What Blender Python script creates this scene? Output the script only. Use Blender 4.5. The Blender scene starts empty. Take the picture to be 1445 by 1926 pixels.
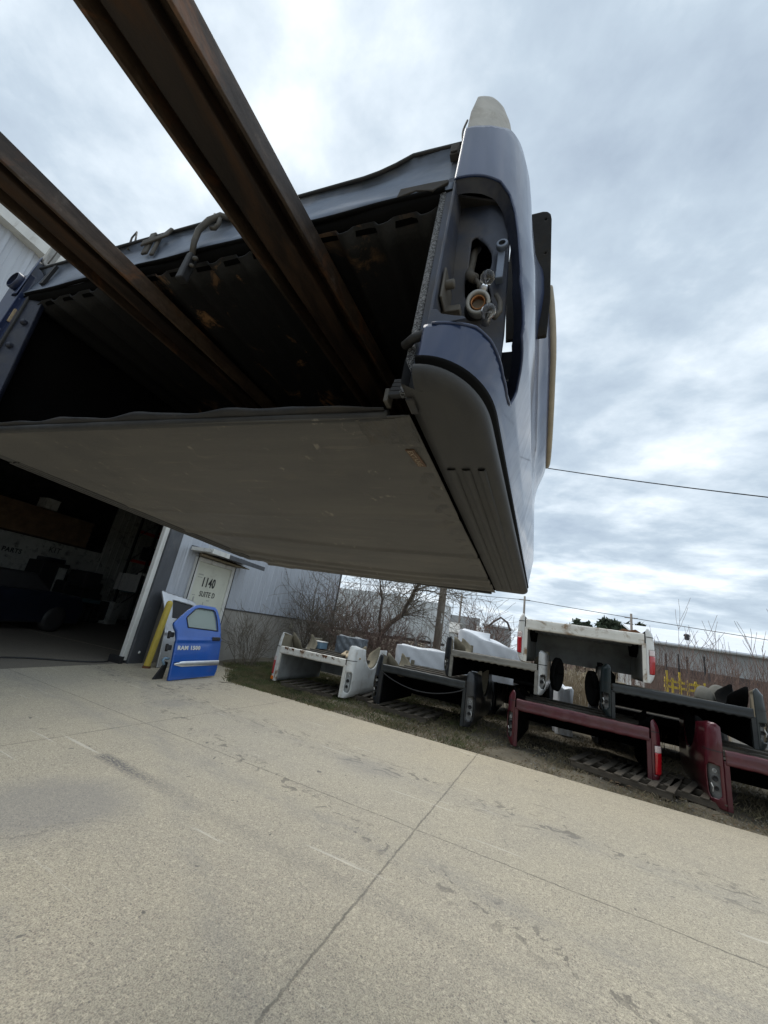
import bpy, math, random
import numpy as np
from mathutils import Matrix, Vector, Euler
R_ = math.radians
rng = np.random.default_rng(7); random.seed(7)
scene = bpy.context.scene
COL = scene.collection
# ------------------------------------------------------------------ camera
cam = bpy.data.cameras.new('camera'); camo = bpy.data.objects.new('camera', cam); COL.objects.link(camo)
cam.sensor_fit = 'VERTICAL'; cam.sensor_height = 36.0; cam.lens = 36.0*720/1926
cam.clip_start = .02; cam.clip_end = 3000
right = Vector((0.90828745, 0.38702229, 0.15883212)); down = Vector((0.02489078, 0.32899886, -0.94400222)); fwd = Vector((-0.41760549, 0.86137883, 0.28919225))
camo.matrix_world = Matrix(((right.x, -down.x, -fwd.x, 0), (right.y, -down.y, -fwd.y, 0), (right.z, -down.z, -fwd.z, 1.5), (0, 0, 0, 1)))
scene.camera = camo
# ------------------------------------------------------------------ world, sun, exposure
SUN_EL, SUN_AZ = 58, 300
w = bpy.data.worlds.new('World'); scene.world = w; w.use_nodes = True
wt = w.node_tree; wt.nodes.clear()
def wn(t, **k):
    n = wt.nodes.new(t)
    for a, b in k.items(): setattr(n, a, b)
    return n
def wl(a, b): wt.links.new(a, b)
def wmath(op, a, b=None):
    n = wn('ShaderNodeMath', operation=op)
    for i, v in enumerate((a, b)):
        if v is None: continue
        if isinstance(v, (int, float)): n.inputs[i].default_value = v
        else: wl(v, n.inputs[i])
    return n.outputs[0]
sky = wn('ShaderNodeTexSky', sky_type='NISHITA', sun_disc=False, sun_elevation=R_(SUN_EL), sun_rotation=R_(SUN_AZ))
skm = wn('ShaderNodeVectorMath', operation='SCALE'); wl(sky.outputs[0], skm.inputs[0]); skm.inputs['Scale'].default_value = .1
tc = wn('ShaderNodeTexCoord'); sep = wn('ShaderNodeSeparateXYZ'); wl(tc.outputs['Generated'], sep.inputs[0])
zc = wmath('ADD', wmath('MAXIMUM', sep.outputs[2], 0.0), .13)
comb = wn('ShaderNodeCombineXYZ'); wl(wmath('DIVIDE', sep.outputs[0], zc), comb.inputs[0]); wl(wmath('DIVIDE', sep.outputs[1], zc), comb.inputs[1])
mp = wn('ShaderNodeMapping'); wl(comb.outputs[0], mp.inputs[0]); mp.inputs['Rotation'].default_value = (0, 0, R_(-20)); mp.inputs['Scale'].default_value = (1.0, 1.1, 1); mp.inputs['Location'].default_value = (3.1, 1.7, 0)
n1 = wn('ShaderNodeTexNoise'); n1.inputs['Scale'].default_value = 1.15; n1.inputs['Detail'].default_value = 8; n1.inputs['Roughness'].default_value = .56; n1.inputs['Distortion'].default_value = .15; wl(mp.outputs[0], n1.inputs[0])
n2 = wn('ShaderNodeTexNoise'); n2.inputs['Scale'].default_value = 3.4; n2.inputs['Detail'].default_value = 8; n2.inputs['Roughness'].default_value = .58; n2.inputs['Distortion'].default_value = .1; wl(mp.outputs[0], n2.inputs[0])
ns = wmath('ADD', wmath('MULTIPLY', n1.outputs[0], .62), wmath('MULTIPLY', n2.outputs[0], .38))
cr = wn('ShaderNodeValToRGB'); wl(ns, cr.inputs[0])
el = cr.color_ramp.elements
el[0].position = .36; el[0].color = (.29, .35, .42, 1); el[1].position = .63; el[1].color = (.70, .745, .78, 1)
e = el.new(.46); e.color = (.365, .435, .505, 1); e = el.new(.54); e.color = (.50, .565, .625, 1)
# brighter, whiter band close to the horizon
hz = wn('ShaderNodeMapRange'); wl(sep.outputs[2], hz.inputs[0]); hz.inputs[1].default_value = 0.; hz.inputs[2].default_value = .16; hz.inputs[3].default_value = .55; hz.inputs[4].default_value = 0.
mixh = wn('ShaderNodeMixRGB'); wl(hz.outputs[0], mixh.inputs[0]); wl(cr.outputs[0], mixh.inputs[1]); mixh.inputs[2].default_value = (.56, .635, .70, 1)
cov = wn('ShaderNodeMapRange'); wl(ns, cov.inputs[0]); cov.inputs[1].default_value = .38; cov.inputs[2].default_value = .47; cov.inputs[3].default_value = .92; cov.inputs[4].default_value = .97
mixs = wn('ShaderNodeMixRGB'); wl(cov.outputs[0], mixs.inputs[0]); wl(skm.outputs[0], mixs.inputs[1]); wl(mixh.outputs[0], mixs.inputs[2])
bg = wn('ShaderNodeBackground'); wl(mixs.outputs[0], bg.inputs[0]); bg.inputs[1].default_value = 1.0
wo = wn('ShaderNodeOutputWorld'); wl(bg.outputs[0], wo.inputs[0])
sd = bpy.data.lights.new('sun', 'SUN'); sd.energy = 1.4; sd.angle = R_(40); sd.color = (1, .96, .9)
so = bpy.data.objects.new('sun', sd); COL.objects.link(so); so.location = (0, 0, 30)
az = R_(SUN_AZ); dirv = Vector((math.sin(az)*math.cos(R_(SUN_EL)), math.cos(az)*math.cos(R_(SUN_EL)), math.sin(R_(SUN_EL))))
so.rotation_euler = dirv.to_track_quat('Z', 'Y').to_euler()
scene.view_settings.view_transform = 'Standard'; scene.view_settings.look = 'None'
scene.view_settings.exposure = 0.7; scene.view_settings.gamma = 1
# ------------------------------------------------------------------ materials
class NT:
    def __init__(s, name):
        s.m = bpy.data.materials.new(name); s.m.use_nodes = True; s.t = s.m.node_tree
        s.b = s.t.nodes['Principled BSDF']; s.tc = s.t.nodes.new('ShaderNodeTexCoord')
    def n(s, t, **k):
        x = s.t.nodes.new(t)
        for a, b in k.items(): setattr(x, a, b)
        return x
    def set(s, sock, v):
        if hasattr(v, 'node'): s.t.links.new(v, sock)
        else:
            if isinstance(v, tuple) and len(v) == 3 and sock.type == 'RGBA': v = v+(1,)
            sock.default_value = v
    def noise(s, scale, detail=4, rough=.55, dist=0, vec=None, stretch=None):
        x = s.n('ShaderNodeTexNoise'); v = vec or s.tc.outputs['Object']
        if stretch:
            mpn = s.n('ShaderNodeMapping'); s.set(mpn.inputs[0], v); mpn.inputs['Scale'].default_value = stretch; v = mpn.outputs[0]
        s.set(x.inputs[0], v); x.inputs['Scale'].default_value = scale; x.inputs['Detail'].default_value = detail; x.inputs['Roughness'].default_value = rough; x.inputs['Distortion'].default_value = dist
        return x.outputs[0]
    def rng(s, v, a, b, c=0., d=1.):
        x = s.n('ShaderNodeMapRange'); s.set(x.inputs[0], v)
        for i, q in enumerate((a, b, c, d)): x.inputs[i+1].default_value = q
        return x.outputs[0]
    def math(s, op, a, b=0., c=0.):
        x = s.n('ShaderNodeMath', operation=op); s.set(x.inputs[0], a); s.set(x.inputs[1], b); s.set(x.inputs[2], c)
        return x.outputs[0]
    def mix(s, f, a, b, mode='MIX'):
        x = s.n('ShaderNodeMixRGB', blend_type=mode); s.set(x.inputs[0], f); s.set(x.inputs[1], a); s.set(x.inputs[2], b)
        return x.outputs[0]
    def bump(s, h, strength=.3, dist=.01):
        x = s.n('ShaderNodeBump'); s.set(x.inputs['Height'], h); x.inputs['Strength'].default_value = strength; x.inputs['Distance'].default_value = dist
        s.set(s.b.inputs['Normal'], x.outputs[0])
    def xyz(s):
        x = s.n('ShaderNodeSeparateXYZ'); s.set(x.inputs[0], s.tc.outputs['Object']); return x.outputs
def mat(name, base, rough=.5, metal=0., var=.25, vscale=3., dirt=None, dscale=4., dlo=.52, dhi=.7, damt=.8, bump=None, coat=0., spec=.5, stretch=None):
    m = NT(name)
    a = m.noise(vscale, 5, .6, stretch=stretch)
    c = m.mix(m.rng(a, .3, .7), tuple(v*(1-var) for v in base), tuple(min(1, v*(1+var)) for v in base))
    if dirt:
        f = m.rng(m.noise(dscale, 8, .65, .4, stretch=stretch), dlo, dhi, 0, damt); c = m.mix(f, c, dirt)
        m.set(m.b.inputs['Roughness'], m.math('MINIMUM', m.math('MULTIPLY_ADD', f, .45, rough), 1.))
    else: m.b.inputs['Roughness'].default_value = rough
    m.set(m.b.inputs['Base Color'], c); m.b.inputs['Metallic'].default_value = metal
    m.b.inputs['Coat Weight'].default_value = coat; m.b.inputs['Coat Roughness'].default_value = .07
    m.b.inputs['Specular IOR Level'].default_value = spec
    if bump: m.bump(m.noise(bump[0], 5, .6, stretch=stretch), bump[1], bump[2] if len(bump) > 2 else .01)
    return m.m
def mat_concrete(name, base=(.425, .385, .305), yard=True):
    m = NT(name); ob = m.tc.outputs['Object']
    X, Y, Z = m.xyz()[:3]
    big = m.noise(.35, 5, .6, .6); mid = m.noise(1.7, 6, .65, .4); fine = m.noise(9., 5, .7)
    c = m.mix(m.rng(big, .32, .68), (base[0]*.94, base[1]*.95, base[2]*.97), (base[0]*1.12, base[1]*1.09, base[2]*1.0))
    c = m.mix(m.rng(mid, .45, .75, 0, .55), c, (base[0]*.74, base[1]*.75, base[2]*.80))
    c = m.mix(m.rng(fine, .35, .7, 0, .35), c, (base[0]*1.22, base[1]*1.2, base[2]*1.14))
    v = m.n('ShaderNodeTexVoronoi'); m.set(v.inputs[0], ob); v.inputs['Scale'].default_value = 82
    sp = m.n('ShaderNodeSeparateColor'); m.set(sp.inputs[0], v.outputs['Color'])
    st = m.math('MULTIPLY', m.rng(sp.outputs[0], .52, .66), m.rng(v.outputs['Distance'], .5, .3))
    st = m.math('MULTIPLY', st, m.rng(m.noise(2.2, 4, .6), .3, .65, .35, 1.))
    c = m.mix(m.math('MULTIPLY', st, .85), c, m.mix(sp.outputs[1], (.085, .085, .09), (.25, .195, .16)))
    v2 = m.n('ShaderNodeTexVoronoi'); m.set(v2.inputs[0], ob); v2.inputs['Scale'].default_value = 165; s2 = m.n('ShaderNodeSeparateColor'); m.set(s2.inputs[0], v2.outputs['Color'])
    c = m.mix(m.math('MULTIPLY', m.rng(s2.outputs[0], .62, .8), .55), c, m.mix(s2.outputs[1], (.12, .115, .11), (.30, .25, .20))); c = m.mix(m.math('MULTIPLY', m.rng(s2.outputs[2], .8, .95), .4), c, (base[0]*1.3, base[1]*1.3, base[2]*1.3))
    c = m.mix(m.math('MULTIPLY', m.rng(sp.outputs[2], .86, .95), .55), c, (base[0]*1.45, base[1]*1.42, base[2]*1.36))
    g = m.noise(160, 3, .6); c = m.mix(m.rng(g, .46, .68, 0, .9), c, (base[0]*.5, base[1]*.5, base[2]*.52))
    hb = m.math('ADD', m.math('MULTIPLY', st, -.5), m.math('MULTIPLY', g, .5))
    if yard:
        wob = m.math('MULTIPLY_ADD', m.noise(3.5, 5, .7), .09, -.045); wob2 = m.math('MULTIPLY_ADD', m.noise(22, 4, .7), .03, -.015)
        def jline(co, pos, width):
            d = m.math('ABSOLUTE', m.math('ADD', m.math('ADD', m.math('SUBTRACT', co, pos), wob2), m.math('MULTIPLY', wob, .35)))
            return m.rng(d, width*.4, width, 1, 0)
        j = m.math('MAXIMUM', jline(Y, 3.641, .008), m.math('MAXIMUM', jline(X, -1.005, .0095), jline(X, -4.404, .008)))
        j = m.math('MAXIMUM', j, m.math('MAXIMUM', jline(X, 2.394, .008), jline(Y, .75, .008)))
        crk = m.math('MULTIPLY', jline(m.math('ADD', m.math('MULTIPLY', X, -.10), Y), 5.15, .006), m.rng(m.noise(1.2, 3), .5, .58))
        jb = m.math('MAXIMUM', j, crk)
        c = m.mix(m.math('MULTIPLY', jb, m.rng(m.noise(6, 4), .3, .6, .35, .8)), c, (.13, .12, .10))
        # tyre scuff running across the yard, round dark patches and wet drips
        ang = -.035; du = m.math('ADD', m.math('MULTIPLY', m.math('SUBTRACT', X, -3.76), math.cos(ang)), m.math('MULTIPLY', m.math('SUBTRACT', Y, 2.75), math.sin(ang)))
        dv = m.math('ADD', m.math('MULTIPLY', m.math('SUBTRACT', X, -3.76), -math.sin(ang)), m.math('MULTIPLY', m.math('SUBTRACT', Y, 2.75), math.cos(ang)))
        band = m.math('MULTIPLY', m.rng(m.math('ABSOLUTE', m.math('ADD', dv, wob)), .02, .10, 1, 0), m.math('MULTIPLY', m.rng(du, -.05, .02), m.rng(du, .3, 1.1, 1, .22)))
        band = m.math('MULTIPLY', band, m.rng(m.noise(26, 6, .75, stretch=(1, 2.6, 1)), .40, .54, .0, 1))
        c = m.mix(m.math('MULTIPLY', band, .9), c, (.09, .09, .098))
        for (px, py, r, a) in ((-3.1, 2.05, .62, .5), (-5.0, 4.5, .35, .35), (-1.9, 4.6, .4, .25), (-2.2, 1.1, .4, .28)):
            dd = m.math('SQRT', m.math('ADD', m.math('POWER', m.math('SUBTRACT', X, px), 2.), m.math('POWER', m.math('SUBTRACT', Y, py), 2.)))
            dd = m.math('ADD', dd, m.math('MULTIPLY_ADD', mid, .9, -.45))
            c = m.mix(m.rng(dd, r*.45, r, a, 0), c, (.19, .185, .185))
        sx = m.math('MULTIPLY', m.rng(m.math('ABSOLUTE', m.math('ADD', m.math('SUBTRACT', m.math('MULTIPLY_ADD', X, .267, Y), 2.95), m.math('MULTIPLY', wob, 3.))), .05, .22, 1, 0), m.rng(m.noise(7.5, 3, .5, 1.2), .60, .63))
        sx2 = m.math('MULTIPLY', m.rng(m.math('ABSOLUTE', m.math('ADD', m.math('SUBTRACT', m.math('MULTIPLY_ADD', X, .06, Y), 4.65), m.math('MULTIPLY', wob, 2.))), .05, .35, 1, 0), m.rng(m.noise(6, 3, .5, 1.5, stretch=(.8, 1.4, 1)), .585, .61))
        wx = m.math('MULTIPLY', m.rng(m.math('ABSOLUTE', m.math('SUBTRACT', X, -5.75)), .12, .42, 1, 0), m.math('MULTIPLY', m.rng(m.math('ABSOLUTE', m.math('SUBTRACT', Y, 5.75)), .35, .9, 1, 0), m.rng(m.noise(5, 3, .5, 1.5), .55, .575)))
        c = m.mix(m.math('MULTIPLY', m.math('MAXIMUM', wx, m.math('MAXIMUM', sx, sx2)), .62), c, (.115, .105, .09))
        for (k0, off_, wd_, am_) in ((.05, 3.15, .16, .30), (.05, 4.55, .17, .26), (-.30, 1.35, .15, .22), (.62, 1.05, .13, .24)):
            tb_ = m.rng(m.math('ABSOLUTE', m.math('ADD', m.math('SUBTRACT', m.math('MULTIPLY_ADD', X, k0, Y), off_), m.math('MULTIPLY', wob, 1.6))), wd_*.3, wd_*1.3, am_, 0)
            c = m.mix(m.math('MULTIPLY', tb_, m.rng(m.noise(5, 6, .7, stretch=(.5, 2, 1)), .38, .62, .1, 1.)), c, (.20, .195, .19))
        ck = m.n('ShaderNodeTexVoronoi', feature='DISTANCE_TO_EDGE'); cv_ = m.n('ShaderNodeVectorMath', operation='ADD'); m.set(cv_.inputs[0], ob); nv = m.n('ShaderNodeTexNoise'); m.set(nv.inputs[0], ob); nv.inputs['Scale'].default_value = 1.6; nv.inputs['Detail'].default_value = 6; m.set(cv_.inputs[1], nv.outputs['Color']); m.set(ck.inputs[0], cv_.outputs[0]); ck.inputs['Scale'].default_value = .42
        hair = m.math('MULTIPLY', m.rng(ck.outputs['Distance'], .0015, .004, 1, 0), m.rng(m.noise(.9, 3), .52, .58)); c = m.mix(m.math('MULTIPLY', hair, .28), c, (.13, .12, .10))
        spot = m.math('MULTIPLY', m.rng(m.noise(13, 2, .4, .6), .735, .76), .7); c = m.mix(spot, c, (.10, .095, .09))
        sc = m.math('MULTIPLY', m.rng(m.noise(2.2, 6, .6, .2, stretch=(.25, 5, 1)), .66, .70), .5)
        c = m.mix(sc, c, (.62, .58, .50))
        warm = m.math('MULTIPLY', m.rng(Y, 4.4, 6.5), .22); c = m.mix(warm, c, m.mix(1., c, (1.16, 1.03, .82), 'MULTIPLY'))
        hb = m.math('SUBTRACT', hb, m.math('MULTIPLY', jb, 2.))
    m.set(m.b.inputs['Base Color'], c); m.b.inputs['Roughness'].default_value = .85; m.b.inputs['Specular IOR Level'].default_value = .3
    m.bump(hb, .5, .004)
    return m.m
def mat_glass(name, tint=(.9, .97, .95), rough=.02):
    m = NT(name); m.b.inputs['Base Color'].default_value = tint+(1,); m.b.inputs['Transmission Weight'].default_value = 1.; m.b.inputs['Roughness'].default_value = rough; m.b.inputs['IOR'].default_value = 1.45
    return m.m
def mat_rubberglint():
    m = NT('speckled_seal'); v = m.n('ShaderNodeTexVoronoi'); m.set(v.inputs[0], m.tc.outputs['Object']); v.inputs['Scale'].default_value = 520
    sp = m.n('ShaderNodeSeparateColor'); m.set(sp.inputs[0], v.outputs['Color'])
    m.set(m.b.inputs['Base Color'], m.mix(m.rng(sp.outputs[0], .35, .75), (.03, .03, .033), (.30, .31, .32))); m.b.inputs['Roughness'].default_value = .35
    m.bump(v.outputs['Distance'], .9, .004); return m.m
def mat_liner():
    m = NT('rusty_bed_liner'); X, Y, Z = m.xyz()[:3]
    n = m.noise(4.2, 8, .7, .8, stretch=(1.6, 1, 1)); f = m.math('MULTIPLY', m.rng(n, .56, .63), m.rng(m.noise(1.7, 3), .42, .56))
    rust = m.mix(m.noise(14, 4), (.20, .085, .025), (.33, .20, .10))
    c = m.mix(f, m.mix(m.noise(30, 4), (.003, .003, .0035), (.009, .009, .0095)), rust)
    m.set(m.b.inputs['Base Color'], c); m.b.inputs['Roughness'].default_value = .7; m.bump(m.noise(90, 4), .4, .004); return m.m
def mat_fork():
    m = NT('rusted_steel'); n = m.noise(5, 8, .7, .3, stretch=(4, .7, 4)); n2 = m.noise(45, 5, .65); n3 = m.noise(16, 6, .7)
    c = m.mix(m.rng(n, .36, .64), (.032, .018, .011), (.12, .082, .055)); c = m.mix(m.rng(n2, .45, .7, 0, .65), c, (.045, .030, .021))
    c = m.mix(m.rng(n3, .60, .74, 0, .5), c, (.26, .21, .165)); o_ = m.math('MULTIPLY', m.rng(m.noise(7, 7, .72, .8), .55, .66), .65); c = m.mix(o_, c, (.20, .085, .035)); bl = m.rng(m.noise(3, 5, .65, stretch=(2, .5, 2)), .5, .66, 0, .75); c = m.mix(bl, c, (.018, .014, .012)); m.set(m.b.inputs['Base Color'], c); m.b.inputs['Metallic'].default_value = .25
    m.set(m.b.inputs['Roughness'], m.rng(n, .3, .7, .62, .42)); m.bump(n2, .4, .004); return m.m
def mat_cover():
    m = NT('dusty_black_vinyl'); X, Y, Z = m.xyz()[:3]
    s = m.noise(1.6, 6, .6, .4, stretch=(.6, 3.2, 1)); g = m.noise(5, 6, .7, .5)
    c = m.mix(m.rng(s, .35, .68), (.066, .062, .056), (.108, .099, .085)); c = m.mix(m.rng(g, .6, .75, 0, .4), c, (.165, .130, .085))
    scr = m.math('MULTIPLY', m.rng(m.noise(8, 7, .72, .6, stretch=(.7, 4, 1)),   .575, .65), .38); c = m.mix(scr, c, (.18, .155, .12))
    c = m.mix(m.rng(m.noise(2.2, 5, .6, .6), .48, .64, 0, .55), c, (.045, .043, .04)); wt_ = m.math('MULTIPLY', m.rng(m.noise(26, 5, .7, .3, stretch=(1, .5, 1)), .63, .68), .6); c = m.mix(wt_, c, (.28, .25, .20))
    m.set(m.b.inputs['Base Color'], c); m.b.inputs['Roughness'].default_value = .55; m.bump(m.math('ADD', m.noise(500, 2), m.math('MULTIPLY', m.noise(7, 4, .6, stretch=(.5, 3, 1)), 2.)), .25, .006); return m.m
M = {}
def mk(k, *a, **kw): M[k] = mat(k, *a, **kw)
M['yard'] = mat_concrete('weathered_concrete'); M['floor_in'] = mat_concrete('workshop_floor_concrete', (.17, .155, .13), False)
M['liner'] = mat_liner(); M['fork'] = mat_fork(); M['cover'] = mat_cover(); M['seal'] = mat_rubberglint()
mk('blue', (.014, .030, .088), .36, .1, .22, 2.5, dirt=(.07, .088, .135), dscale=4., dlo=.46, dhi=.72, damt=.45, coat=.6, stretch=(3, 3, .7), bump=(14, .02), spec=.4)
mk('blue_in', (.034, .042, .066), .5, .1, .3, 9, dirt=(.13, .115, .095), dscale=6, damt=.6, bump=(40, .1))
mk('blue_post', (.013, .017, .034), .45, .1, .3, 8, dirt=(.09, .09, .09), dscale=7, damt=.5, bump=(60, .15))
mk('deepblue', (.012, .024, .075), .35, .1, .3, 6, dirt=(.05, .05, .06), coat=.4)
mk('sillblue', (.15, .18, .235), .42, .25, .25, 6, dirt=(.36, .37, .39), dscale=7, dlo=.5, dhi=.75, damt=.6, bump=(35, .1), stretch=(1, 1, 2))
mk('primer', (.46, .445, .41), .75, 0, .2, 9, dirt=(.24, .20, .16), dscale=14, dlo=.5, dhi=.72, damt=.55, bump=(60, .15))
mk('black_plastic', (.022, .022, .0222), .55, 0, .2, 20, dirt=(.085, .08, .072), dscale=5, dlo=.45, dhi=.8, damt=.5, bump=(220, .12, .003), stretch=(2, .6, 2))
mk('black_rubber', (.018, .018, .019), .6, 0, .3, 20, dirt=(.07, .06, .05), dscale=9, damt=.5)
mk('dark_flap', (.012, .011, .010), .8, 0, .3, 12, dirt=(.06, .042, .02), dscale=6, dlo=.5, dhi=.75, damt=.5, bump=(30, .2), spec=.25)
mk('tan_trim', (.34, .29, .21), .6, 0, .2, 9, dirt=(.14, .12, .09), dscale=10, damt=.5)
mk('fork_dark', (.020, .012, .008), .6, .2, .6, 4, dirt=(.085, .045, .024), dscale=5, dlo=.47, dhi=.64, damt=.7, bump=(45, .4, .004), stretch=(3, .7, 3)); mk('grime', (.05, .045, .04), .8, 0, .4, 9, dirt=(.16, .12, .08), dscale=8, damt=.6, bump=(30, .2))
mk('socket_grey', (.33, .33, .315), .5, 0, .12, 30, dirt=(.15, .14, .13), dscale=40, damt=.5)
mk('copper', (.30, .14, .06), .35, .8, .3, 60); mk('wire_grey', (.085, .076, .062), .6, 0, .25, 30, dirt=(.08, .07, .06))
M['glass'] = mat_glass('bulb_glass', (.97, .98, 1.)); mk('steel', (.42, .42, .42), .35, .9, .2, 20, dirt=(.15, .10, .07), dscale=20, damt=.4)
mk('hem', (.05, .047, .042), .5, 0, .3, 8, dirt=(.12, .10, .075), dscale=8, dlo=.5, dhi=.75, damt=.6, bump=(60, .5, .006), stretch=(3, 1, 1)); mk('tag_brown', (.10, .055, .03), .7, 0, .3, 90); mk('tag_text', (.34, .27, .19), .7)
mk('beige_plastic', (.42, .39, .31), .5)
# building
mk('siding', (.47, .50, .55), .42, .1, .07, 1.2, dirt=(.33, .34, .36), dscale=2.2, dlo=.5, dhi=.8, damt=.45, stretch=(2, 2, .35), bump=(9, .05))
mk('stem_concrete', (.34, .32, .285), .9, 0, .16, 1.8, dirt=(.20, .185, .16), dscale=2.2, dlo=.5, dhi=.75, damt=.6, bump=(30, .3), stretch=(1, 1, .5))
mk('charcoal', (.075, .08, .09), .5, .1, .2, 4, dirt=(.18, .17, .16), dscale=7, dlo=.55, dhi=.75, damt=.6, stretch=(1, 1, .5))
mk('white_trim', (.66, .66, .63), .5, 0, .1, 5, dirt=(.30, .27, .22), dscale=6, dlo=.54, dhi=.72, damt=.7, stretch=(1, 1, .4))
mk('door_cream', (.66, .67, .57), .45, 0, .05, 3, dirt=(.42, .41, .34), dscale=3.5, dlo=.55, dhi=.8, damt=.5)
mk('ink', (.015, .015, .017), .5); mk('smudge', (.40, .40, .36), .6, 0, .2, 30)
mk('tanwood', (.30, .245, .16), .8, 0, .2, 6, dirt=(.15, .12, .08), dscale=5)
mk('yellow', (.58, .44, .075), .55, 0, .14, 3, dirt=(.30, .21, .07), dscale=6, dlo=.5, dhi=.72, damt=.7, bump=(25, .2), stretch=(1, 1, .4))
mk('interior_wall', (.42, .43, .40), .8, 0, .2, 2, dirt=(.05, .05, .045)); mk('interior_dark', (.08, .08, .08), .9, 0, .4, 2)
mk('rack_red', (.48, .05, .04), .6); mk('cardboard', (.16, .10, .055), .9, 0, .35, 3); mk('carblack', (.008, .011, .020), .3, 0, .3, 3, coat=.5)
mk('teal', (.05, .10, .11), .6); mk('plastic_dark', (.018, .018, .02), .6)
# doors
mk('ramblue', (.020, .105, .43), .28, .15, .12, 2, dirt=(.06, .12, .34), dscale=3, dlo=.5, dhi=.9, damt=.35, coat=.7)
mk('chrome', (.86, .87, .88), .36, .9, .06, 9); mk('silver', (.55, .57, .60), .3, .7, .1, 4, dirt=(.30, .29, .27), dscale=5, damt=.4, coat=.4)
def mat_window():
    m = NT('window_glass'); nt = m.t; nt.nodes.remove(m.b); a = nt.nodes.new('ShaderNodeBsdfTransparent'); a.inputs[0].default_value = (.72, .80, .77, 1); g = nt.nodes.new('ShaderNodeBsdfGlossy'); g.inputs['Roughness'].default_value = .03
    d = nt.nodes.new('ShaderNodeBsdfDiffuse'); d.inputs[0].default_value = (.60, .68, .64, 1); lw = nt.nodes.new('ShaderNodeLayerWeight'); lw.inputs[0].default_value = .35
    x = nt.nodes.new('ShaderNodeMixShader'); y = nt.nodes.new('ShaderNodeMixShader'); nt.links.new(lw.outputs['Fresnel'], x.inputs[0]); nt.links.new(a.outputs[0], x.inputs[1]); nt.links.new(g.outputs[0], x.inputs[2]); y.inputs[0].default_value = .38; nt.links.new(x.outputs[0], y.inputs[1]); nt.links.new(d.outputs[0], y.inputs[2]); nt.links.new(y.outputs[0], nt.nodes['Material Output'].inputs[0]); return m.m
M['window'] = mat_window()
# truck beds in the row
mk('white_paint', (.68, .685, .66), .4, 0, .07, 3, dirt=(.36, .30, .22), dscale=4, dlo=.53, dhi=.74, damt=.65, coat=.3)
mk('white_rusty', (.66, .64, .58), .5, 0, .1, 4, dirt=(.22, .13, .06), dscale=3.2, dlo=.53, dhi=.64, damt=.9)
mk('black_paint', (.012, .014, .017), .34, .1, .2, 4, dirt=(.06, .058, .052), dscale=5, dlo=.48, dhi=.8, damt=.45, coat=.25)
mk('green_paint', (.010, .018, .020), .3, .1, .2, 4, dirt=(.06, .06, .056), dscale=5, dlo=.48, dhi=.8, damt=.45, coat=.25)
mk('maroon', (.075, .007, .014), .32, .1, .22, 3, dirt=(.12, .05, .05), dscale=4, dlo=.5, dhi=.85, damt=.4, coat=.6)
mk('maroon_sill', (.075, .009, .016), .42, .1, .25, 5, dirt=(.13, .065, .062), dscale=4, dlo=.45, dhi=.75, damt=.6, coat=.3)
mk('silver_paint', (.40, .405, .40), .35, .4, .14, 4, dirt=(.17, .16, .14), dscale=5, dlo=.5, dhi=.75, damt=.6, coat=.3)
mk('tan_inside', (.235, .205, .145), .85, 0, .25, 4, dirt=(.13, .115, .085), dscale=4, dlo=.45, dhi=.72, damt=.7)
mk('grey_inside', (.11, .105, .088), .8, 0, .3, 4, dirt=(.07, .065, .055), dscale=4, damt=.7)
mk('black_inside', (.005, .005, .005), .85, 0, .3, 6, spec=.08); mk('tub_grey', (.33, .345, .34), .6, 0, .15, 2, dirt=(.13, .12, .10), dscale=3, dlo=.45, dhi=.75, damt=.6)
mk('dark_tub', (.055, .055, .052), .7, 0, .4, 2, dirt=(.22, .22, .21), dscale=2.4, dlo=.55, dhi=.68, damt=.6)
mk('weathered_sill', (.20, .19, .165), .7, 0, .3, 3, dirt=(.09, .085, .07), dscale=5, stretch=(.5, 2, 2))
mk('sill_black', (.016, .019, .020), .5, 0, .3, 4, dirt=(.075, .08, .072), dscale=4, dlo=.5, dhi=.85, damt=.35, stretch=(.6, 2, 2))
mk('lens_red', (.42, .008, .014), .12, 0, .12, 8, coat=1.); mk('lens_clear', (.62, .50, .48), .15, 0, .1, 8, coat=1.); mk('lens_amber', (.65, .16, .02), .2)
mk('pocket', (.20, .20, .195), .6, 0, .3, 12, dirt=(.06, .055, .05), dscale=14, damt=.6)
mk('rust', (.13, .055, .022), .9, 0, .45, 9, bump=(40, .4)); mk('underbody', (.085, .075, .06), .9, 0, .4, 4, dirt=(.16, .12, .08), dscale=5, bump=(30, .3))
mk('pallet_wood', (.085, .070, .052), .9, 0, .35, 5, dirt=(.06, .05, .04), dscale=7, stretch=(.4, 3, 3), bump=(40, .3))
mk('plank', (.42, .33, .21), .8, 0, .25, 6, dirt=(.20, .15, .10), dscale=6, stretch=(.3, 4, 4)); mk('bluebox', (.16, .25, .33), .6, 0, .15, 5)
mk('white_wrap', (.74, .76, .79), .38, 0, .05, 3, dirt=(.50, .50, .50), dscale=3, damt=.3, coat=.2); mk('tarp', (.13, .15, .17), .45, 0, .25, 5, bump=(9, .6, .03))
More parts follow.
